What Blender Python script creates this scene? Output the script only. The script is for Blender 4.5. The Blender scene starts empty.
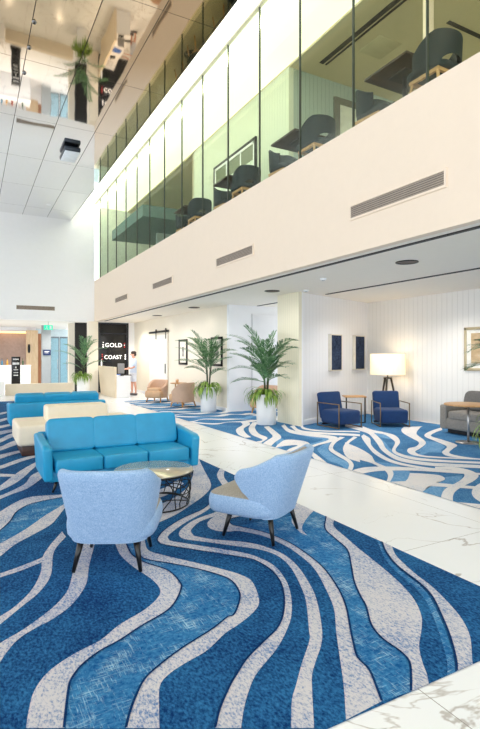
import bpy, bmesh, math, random, json
from mathutils import Vector, Matrix, Euler
random.seed(7)
SC = bpy.context.scene
COL = SC.collection
PI = math.pi
R = math.radians

# ------------------------------------------------------------------ materials
def srgb(h):
    if isinstance(h, str):
        h = h.lstrip('#'); c = [int(h[i:i+2], 16)/255 for i in (0, 2, 4)]
    else: c = [x/255 for x in h]
    return tuple((x/12.92 if x <= .04045 else ((x+.055)/1.055)**2.4) for x in c) + (1,)

class NT:
    def __init__(s, name):
        s.m = bpy.data.materials.new(name); s.m.use_nodes = True
        s.t = s.m.node_tree; s.b = s.t.nodes['Principled BSDF']; s.out = s.t.nodes['Material Output']
    def n(s, typ, **kw):
        nd = s.t.nodes.new(typ)
        for k, v in kw.items():
            if k.startswith('i_'): nd.inputs[int(k[2:])].default_value = v
            else: setattr(nd, k, v)
        return nd
    def l(s, a, b): s.t.links.new(a, b)
    def co(s, scale=(1, 1, 1), rot=(0, 0, 0), kind='Object'):
        tc = s.n('ShaderNodeTexCoord'); mp = s.n('ShaderNodeMapping')
        mp.inputs['Scale'].default_value = scale; mp.inputs['Rotation'].default_value = rot
        s.l(tc.outputs[kind], mp.inputs['Vector']); return mp.outputs[0]
    def noise(s, vec, scale, detail=3, rough=.6):
        n = s.n('ShaderNodeTexNoise'); n.inputs['Scale'].default_value = scale
        n.inputs['Detail'].default_value = detail; n.inputs['Roughness'].default_value = rough
        s.l(vec, n.inputs['Vector']); return n.outputs['Fac']
    def ramp(s, fac, stops):
        r = s.n('ShaderNodeValToRGB'); e = r.color_ramp.elements
        while len(e) < len(stops): e.new(.5)
        for el, (p, c) in zip(e, stops): el.position = p; el.color = c
        s.l(fac, r.inputs[0]); return r.outputs['Color']
    def base(s, col): s.l(col, s.b.inputs['Base Color'])
    def bump(s, h, strength=.2, dist=.01):
        b = s.n('ShaderNodeBump'); b.inputs['Strength'].default_value = strength; b.inputs['Distance'].default_value = dist
        s.l(h, b.inputs['Height']); s.l(b.outputs[0], s.b.inputs['Normal'])
    def set(s, **kw):
        for k, v in kw.items(): s.b.inputs[k.replace('_', ' ')].default_value = v
        return s

def plain(name, col, rough=.5, metal=0, var=.06, scale=8, bump=0, **kw):
    m = NT(name); c = srgb(col); m.set(Roughness=rough, Metallic=metal, **kw)
    f = m.noise(m.co(), scale)
    lo = tuple(x*(1-var) for x in c[:3]) + (1,); hi = tuple(min(1, x*(1+var)) for x in c[:3]) + (1,)
    m.base(m.ramp(f, [(.3, lo), (.7, hi)]))
    if bump: m.bump(f, bump, .004)
    return m.m

def fabric(name, c1, c2, scale=1, rough=.9, bump=.25):
    m = NT(name); m.set(Roughness=rough)
    m.b.inputs['Sheen Weight'].default_value = .08
    a = m.noise(m.co((150*scale, 20*scale, 150*scale)), 1, 2); b = m.noise(m.co((20*scale, 150*scale, 20*scale)), 1, 2)
    c = m.noise(m.co((1, 1, 1)), 110*scale, 3)
    mx = m.n('ShaderNodeMath', operation='ADD'); m.l(a, mx.inputs[0]); m.l(b, mx.inputs[1])
    m2 = m.n('ShaderNodeMath', operation='MULTIPLY_ADD'); m.l(mx.outputs[0], m2.inputs[0]); m2.inputs[1].default_value = .36; m.l(c, m2.inputs[2])
    m3 = m.n('ShaderNodeMath', operation='MULTIPLY'); m.l(m2.outputs[0], m3.inputs[0]); m3.inputs[1].default_value = .58
    m.base(m.ramp(m3.outputs[0], [(.30, srgb(c1)), (.70, srgb(c2))]))
    m.bump(mx.outputs[0], bump, .003)
    return m.m

def emis(name, col, strength, base=None):
    m = NT(name); c = srgb(col)
    m.set(Emission_Strength=strength, Roughness=.6)
    f = m.noise(m.co(), 5)
    m.base(m.ramp(f, [(0, tuple(x*.97 for x in c[:3])+(1,)), (1, c)]))
    m.b.inputs['Emission Color'].default_value = c
    return m.m

def beadboard(name, col, axis='y', pitch=.1, dark=.8, rough=.55, groove=.07):
    m = NT(name); c = srgb(col); m.set(Roughness=rough)
    tc = m.n('ShaderNodeTexCoord'); sp = m.n('ShaderNodeSeparateXYZ'); m.l(tc.outputs['Object'], sp.inputs[0])
    d = m.n('ShaderNodeMath', operation='DIVIDE'); m.l(sp.outputs[{'x': 0, 'y': 1, 'z': 2}[axis]], d.inputs[0]); d.inputs[1].default_value = pitch
    f = m.n('ShaderNodeMath', operation='FRACT'); m.l(d.outputs[0], f.inputs[0])
    s = m.n('ShaderNodeMath', operation='SUBTRACT'); m.l(f.outputs[0], s.inputs[0]); s.inputs[1].default_value = .5
    a = m.n('ShaderNodeMath', operation='ABSOLUTE'); m.l(s.outputs[0], a.inputs[0])
    dk = tuple(x*dark for x in c[:3]) + (1,)
    m.base(m.ramp(a.outputs[0], [(groove*.5, dk), (groove, c)]))
    m.bump(m.ramp(a.outputs[0], [(0, (0, 0, 0, 1)), (groove, (1, 1, 1, 1))]), .5, .01)
    return m.m

def wood(name, c1, c2, axis='x', scale=1, rough=.45):
    m = NT(name); m.set(Roughness=rough)
    sc = {'x': (1.5, 14, 14), 'y': (14, 1.5, 14), 'z': (14, 14, 1.5)}[axis]
    f = m.noise(m.co(tuple(x*scale for x in sc)), 2, 5)
    m.base(m.ramp(f, [(.3, srgb(c1)), (.7, srgb(c2))])); m.bump(f, .08, .002)
    return m.m

def marble(name, base, vein, joints=True, rough=.18):
    m = NT(name); m.set(Roughness=rough)
    co = m.co()
    w = m.n('ShaderNodeTexNoise'); w.inputs['Scale'].default_value = .9; w.inputs['Detail'].default_value = 6; w.inputs['Distortion'].default_value = 1.2
    m.l(co, w.inputs['Vector'])
    s = m.n('ShaderNodeMath', operation='SUBTRACT'); m.l(w.outputs['Fac'], s.inputs[0]); s.inputs[1].default_value = .5
    a = m.n('ShaderNodeMath', operation='ABSOLUTE'); m.l(s.outputs[0], a.inputs[0])
    g = m.noise(co, .6, 2)
    mk = m.n('ShaderNodeMath', operation='MULTIPLY_ADD'); m.l(g, mk.inputs[0]); mk.inputs[1].default_value = -.06; m.l(a.outputs[0], mk.inputs[2])
    ad = m.n('ShaderNodeMath', operation='ADD'); m.l(mk.outputs[0], ad.inputs[0]); ad.inputs[1].default_value = .032
    col = m.ramp(ad.outputs[0], [(0.0, srgb(vein)), (.007, srgb(base)), (.2, srgb(base)), (.45, tuple(x*.97 for x in srgb(base)[:3])+(1,))])
    if joints:
        sp = m.n('ShaderNodeSeparateXYZ'); m.l(co, sp.inputs[0])
        fac = None
        for o, off, per in ((0, 1.89, 1.2), (1, .55, 2.4)):
            q = m.n('ShaderNodeMath', operation='SUBTRACT'); m.l(sp.outputs[o], q.inputs[0]); q.inputs[1].default_value = off - per/2
            q2 = m.n('ShaderNodeMath', operation='DIVIDE'); m.l(q.outputs[0], q2.inputs[0]); q2.inputs[1].default_value = per
            q3 = m.n('ShaderNodeMath', operation='FRACT'); m.l(q2.outputs[0], q3.inputs[0])
            q4 = m.n('ShaderNodeMath', operation='SUBTRACT'); m.l(q3.outputs[0], q4.inputs[0]); q4.inputs[1].default_value = .5
            q5 = m.n('ShaderNodeMath', operation='ABSOLUTE'); m.l(q4.outputs[0], q5.inputs[0])
            q6 = m.n('ShaderNodeMath', operation='LESS_THAN'); m.l(q5.outputs[0], q6.inputs[0]); q6.inputs[1].default_value = .0022/per
            if fac is None: fac = q6.outputs[0]
            else:
                mm = m.n('ShaderNodeMath', operation='MAXIMUM'); m.l(fac, mm.inputs[0]); m.l(q6.outputs[0], mm.inputs[1]); fac = mm.outputs[0]
        mix = m.n('ShaderNodeMix', data_type='RGBA'); m.l(fac, mix.inputs[0]); m.l(col, mix.inputs[6]); mix.inputs[7].default_value = srgb((150, 146, 142)); col = mix.outputs[2]
    m.base(col)
    return m.m

def carpet_mat(name, dark, light, lo, hi, scale=38, stretch=(1, 1, 1), cross=None):
    m = NT(name); m.set(Roughness=.95, Specular_IOR_Level=.15)
    a = m.noise(m.co(stretch, (0, 0, R(28))), scale, 3, .7); b = m.noise(m.co(), 2.3, 2)
    k = m.n('ShaderNodeMath', operation='MULTIPLY_ADD'); m.l(b, k.inputs[0]); k.inputs[1].default_value = .35; m.l(a, k.inputs[2])
    k2 = m.n('ShaderNodeMath', operation='SUBTRACT'); m.l(k.outputs[0], k2.inputs[0]); k2.inputs[1].default_value = .175
    col = m.ramp(k2.outputs[0], [(lo, srgb(dark)), (hi, srgb(light))])
    if cross:
        c1 = m.noise(m.co((130, 9, 1), (0, 0, R(20))), 1, 3, .7); c2 = m.noise(m.co((9, 130, 1), (0, 0, R(20))), 1, 3, .7)
        mxx = m.n('ShaderNodeMath', operation='MAXIMUM'); m.l(c1, mxx.inputs[0]); m.l(c2, mxx.inputs[1])
        g = m.noise(m.co(), 5, 2)
        pr = m.n('ShaderNodeMath', operation='MULTIPLY_ADD'); m.l(g, pr.inputs[0]); pr.inputs[1].default_value = .5; m.l(mxx.outputs[0], pr.inputs[2])
        f = m.ramp(pr.outputs[0], [(.82, (0, 0, 0, 1)), (1.0, (1, 1, 1, 1))])
        mix = m.n('ShaderNodeMix', data_type='RGBA'); m.l(f, mix.inputs[0]); m.l(col, mix.inputs[6]); mix.inputs[7].default_value = srgb(cross); col = mix.outputs[2]
    m.base(col); m.bump(a, .3, .004)
    return m.m

def glass_mat(name, tint, refl=.09, rough=.0):
    m = NT(name); t = m.t
    t.nodes.remove(m.b)
    tr = m.n('ShaderNodeBsdfTransparent'); tr.inputs[0].default_value = srgb(tint)
    gl = m.n('ShaderNodeBsdfGlossy'); gl.inputs['Roughness'].default_value = rough
    fr = m.n('ShaderNodeFresnel'); fr.inputs['IOR'].default_value = 1.35
    mu = m.n('ShaderNodeMath', operation='MULTIPLY'); m.l(fr.outputs[0], mu.inputs[0]); mu.inputs[1].default_value = refl*10
    mx = m.n('ShaderNodeMixShader'); m.l(mu.outputs[0], mx.inputs[0]); m.l(tr.outputs[0], mx.inputs[1]); m.l(gl.outputs[0], mx.inputs[2])
    m.l(mx.outputs[0], m.out.inputs['Surface'])
    return m.m

def mirror_ceiling():
    m = NT('mirrored_ceiling_panels'); m.set(Metallic=1.0, Roughness=.035)
    co = m.co(); sp = m.n('ShaderNodeSeparateXYZ'); m.l(co, sp.inputs[0])
    fac = None
    for o, off, per, w in ((0, 0.0, .929, .007), (1, 7.8, 2.54, .005)):
        q = m.n('ShaderNodeMath', operation='SUBTRACT'); m.l(sp.outputs[o], q.inputs[0]); q.inputs[1].default_value = off - per/2
        q2 = m.n('ShaderNodeMath', operation='DIVIDE'); m.l(q.outputs[0], q2.inputs[0]); q2.inputs[1].default_value = per
        q3 = m.n('ShaderNodeMath', operation='FRACT'); m.l(q2.outputs[0], q3.inputs[0])
        q4 = m.n('ShaderNodeMath', operation='SUBTRACT'); m.l(q3.outputs[0], q4.inputs[0]); q4.inputs[1].default_value = .5
        q5 = m.n('ShaderNodeMath', operation='ABSOLUTE'); m.l(q4.outputs[0], q5.inputs[0])
        q6 = m.n('ShaderNodeMath', operation='LESS_THAN'); m.l(q5.outputs[0], q6.inputs[0]); q6.inputs[1].default_value = w/per
        if fac is None: fac = q6.outputs[0]
        else:
            mm = m.n('ShaderNodeMath', operation='MAXIMUM'); m.l(fac, mm.inputs[0]); m.l(q6.outputs[0], mm.inputs[1]); fac = mm.outputs[0]
    mix = m.n('ShaderNodeMix', data_type='RGBA'); m.l(fac, mix.inputs[0]); 
    lw = m.n('ShaderNodeLayerWeight'); lw.inputs['Blend'].default_value = .5
    m.l(m.ramp(lw.outputs['Facing'], [(.50, MIRROR_TINT), (.63, (.86, .86, .86, 1))]), mix.inputs[6])
    mix.inputs[7].default_value = srgb((70, 62, 54))
    m.base(mix.outputs[2])
    r = m.n('ShaderNodeMath', operation='MULTIPLY_ADD'); m.l(fac, r.inputs[0]); r.inputs[1].default_value = .5; r.inputs[2].default_value = .035
    m.l(r.outputs[0], m.b.inputs['Roughness'])
    f = m.noise(co, 1.1, 1); m.bump(f, .12, .02)
    return m.m
MIRROR_TINT = (.52, .41, .285, 1)

# ------------------------------------------------------------------ mesh builder
def cr(pts, n=6):
    """smooth a polyline of tuples"""
    P = [Vector(p) for p in pts]; out = []
    if len(P) < 3: return P
    for i in range(len(P)-1):
        p0 = P[i-1] if i else P[0]*2-P[1]; p1, p2 = P[i], P[i+1]; p3 = P[i+2] if i+2 < len(P) else P[-1]*2-P[-2]
        for k in range(n):
            t = k/n
            out.append(.5*((2*p1)+(p2-p0)*t+(2*p0-5*p1+4*p2-p3)*t*t+(3*p1-p0-3*p2+p3)*t**3))
    out.append(P[-1]); return out

class MB:
    def __init__(s): s.bm = bmesh.new()
    def _merge(s, bm, mat=None, mi=0):
        if mat is not None: bmesh.ops.transform(bm, matrix=mat, verts=bm.verts)
        vm = {}
        for v in bm.verts: vm[v] = s.bm.verts.new(v.co)
        for f in bm.faces:
            try:
                nf = s.bm.faces.new([vm[v] for v in f.verts]); nf.material_index = mi or f.material_index; nf.smooth = f.smooth
            except ValueError: pass
        bm.free()
    def box(s, c, d, bev=0, rot=(0, 0, 0), seg=2, mi=0, taper=None):
        bm = bmesh.new(); bmesh.ops.create_cube(bm, size=1)
        for v in bm.verts:
            v.co = Vector((v.co.x*d[0], v.co.y*d[1], v.co.z*d[2]))
            if taper and v.co.z < 0: v.co.x *= taper[0]; v.co.y *= taper[1]
        if bev:
            bmesh.ops.bevel(bm, geom=bm.edges[:], offset=min(bev, min(d)*.49), segments=seg, profile=.5, affect='EDGES')
            for f in bm.faces: f.smooth = True
        s._merge(bm, Matrix.Translation(c) @ Euler(rot).to_matrix().to_4x4(), mi); return s
    def span(s, a, b, bev=0, mi=0, seg=2):
        return s.box([(a[i]+b[i])/2 for i in range(3)], [abs(b[i]-a[i]) for i in range(3)], bev, mi=mi, seg=seg)
    def quad(s, pts, mi=0):
        f = s.bm.faces.new([s.bm.verts.new(p) for p in pts]); f.material_index = mi; return s
    def grid(s, rows, closed_u=False, mi=0, smooth=True, cap=False):
        V = [[s.bm.verts.new(p) for p in r] for r in rows]
        for i in range(len(V)-1):
            n = len(V[i])
            for j in range(n if closed_u else n-1):
                k = (j+1) % n
                f = s.bm.faces.new((V[i][j], V[i][k], V[i+1][k], V[i+1][j])); f.smooth = smooth; f.material_index = mi
        if cap:
            for r, fl in ((V[0], True), (V[-1], False)):
                f = s.bm.faces.new(r[::-1] if fl else r); f.material_index = mi
        return s
    def tube(s, pts, rad, seg=8, mi=0, cap=True):
        P = [Vector(p) for p in pts]; n = len(P)
        if not hasattr(rad, '__len__'): rad = [rad]*n
        rows = []; up = Vector((0, 0, 1))
        prev = None
        for i in range(n):
            d = (P[min(i+1, n-1)]-P[max(i-1, 0)]).normalized()
            if prev is None:
                a = d.orthogonal().normalized()
            else:
                a = (prev - d*prev.dot(d)); a = a.normalized() if a.length > 1e-6 else d.orthogonal().normalized()
            prev = a; b = d.cross(a)
            rows.append([P[i]+(a*math.cos(2*PI*k/seg)+b*math.sin(2*PI*k/seg))*rad[i] for k in range(seg)])
        return s.grid(rows, True, mi, True, cap)
    def ring(s, c, r, rad, seg=40, tseg=8, mi=0, rx=None):
        rx = rx or r; rows = []
        for i in range(seg):
            a = 2*PI*i/seg; o = Vector((math.cos(a), math.sin(a), 0)); p = Vector(c)+Vector((rx*math.cos(a), r*math.sin(a), 0))
            rows.append([p+(o*math.cos(2*PI*k/tseg)+Vector((0, 0, 1))*math.sin(2*PI*k/tseg))*rad for k in range(tseg)])
        rows.append(rows[0]); s.grid(rows, True, mi); bmesh.ops.remove_doubles(s.bm, verts=s.bm.verts, dist=1e-6); return s
    def lathe(s, prof, c=(0, 0, 0), seg=32, mi=0, cap=True, sx=1, sy=1):
        rows = [[Vector(c)+Vector((r*sx*math.cos(2*PI*k/seg), r*sy*math.sin(2*PI*k/seg), z)) for k in range(seg)] for r, z in prof]
        return s.grid(rows, True, mi, True, cap)
    def sup(s, c, d, e1=.35, e2=.35, nu=20, nv=28, mi=0, rot=(0, 0, 0)):
        """super-ellipsoid pillow; d = full sizes"""
        def sp(x, e): return math.copysign(abs(x)**e, x)
        M = Matrix.Translation(c) @ Euler(rot).to_matrix().to_4x4(); rows = []
        for i in range(nu+1):
            ph = -PI/2+PI*i/nu; ph = max(-PI/2+.02, min(PI/2-.02, ph))
            rows.append([M @ Vector((d[0]/2*sp(math.cos(ph), e1)*sp(math.cos(2*PI*k/nv), e2), d[1]/2*sp(math.cos(ph), e1)*sp(math.sin(2*PI*k/nv), e2), d[2]/2*sp(math.sin(ph), e1))) for k in range(nv)])
        return s.grid(rows, True, mi, True, True)
    def prism(s, poly, z0, z1, mi=0):
        a = [s.bm.verts.new((p[0], p[1], z0)) for p in poly]; b = [s.bm.verts.new((p[0], p[1], z1)) for p in poly]
        n = len(poly)
        for i in range(n):
            f = s.bm.faces.new((a[i], a[(i+1) % n], b[(i+1) % n], b[i])); f.material_index = mi
        s.bm.faces.new(b).material_index = mi; s.bm.faces.new(a[::-1]).material_index = mi
        return s
    def build(s, name, mats, parent=None, loc=None, fix=True):
        if fix: bmesh.ops.recalc_face_normals(s.bm, faces=s.bm.faces)
        me = bpy.data.meshes.new(name); s.bm.to_mesh(me); s.bm.free()
        for m in (mats if isinstance(mats, (list, tuple)) else [mats]): me.materials.append(m)
        o = bpy.data.objects.new(name, me); COL.objects.link(o)
        if parent is not None: o.parent = parent
        if loc is not None: o.location = loc
        return o

def tag(o, label=None, cat=None, group=None, kind=None):
    if label: o['label'] = label
    if cat: o['category'] = cat
    if group: o['group'] = group
    if kind: o['kind'] = kind
    return o
def thing(name, label, cat, loc=(0, 0, 0), rz=0, group=None):
    o = bpy.data.objects.new(name, None); COL.objects.link(o); o.empty_display_size = .1
    o.location = loc; o.rotation_euler = (0, 0, rz); return tag(o, label, cat, group)
def struct(o): o['kind'] = 'structure'; return o
def dup(root, loc, rz, label, group=None):
    r = root.copy(); COL.objects.link(r); r.location = loc; r.rotation_euler = (0, 0, rz); r['label'] = label
    if group: r['group'] = group
    for ch in list(root.children):
        c = ch.copy(); COL.objects.link(c); c.parent = r
        for g in list(ch.children):
            d = g.copy(); COL.objects.link(d); d.parent = c
    return r
def text_mesh(name, body, size, mat, parent, loc, rot, extrude=.01, sx=1.0):
    cu = bpy.data.curves.new(name, 'FONT'); cu.body = body; cu.size = size; cu.extrude = extrude; cu.align_x = 'CENTER'; cu.align_y = 'CENTER'
    cu.offset = size*.004; cu.space_character = 1.14
    t = bpy.data.objects.new(name+'_src', cu); COL.objects.link(t)
    me = bpy.data.meshes.new_from_object(t); bpy.data.objects.remove(t)
    me.materials.clear(); me.materials.append(mat)
    o = bpy.data.objects.new(name, me); COL.objects.link(o); o.parent = parent; o.location = loc; o.rotation_euler = rot; o.scale = (sx, 1, 1)
    return o

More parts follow.
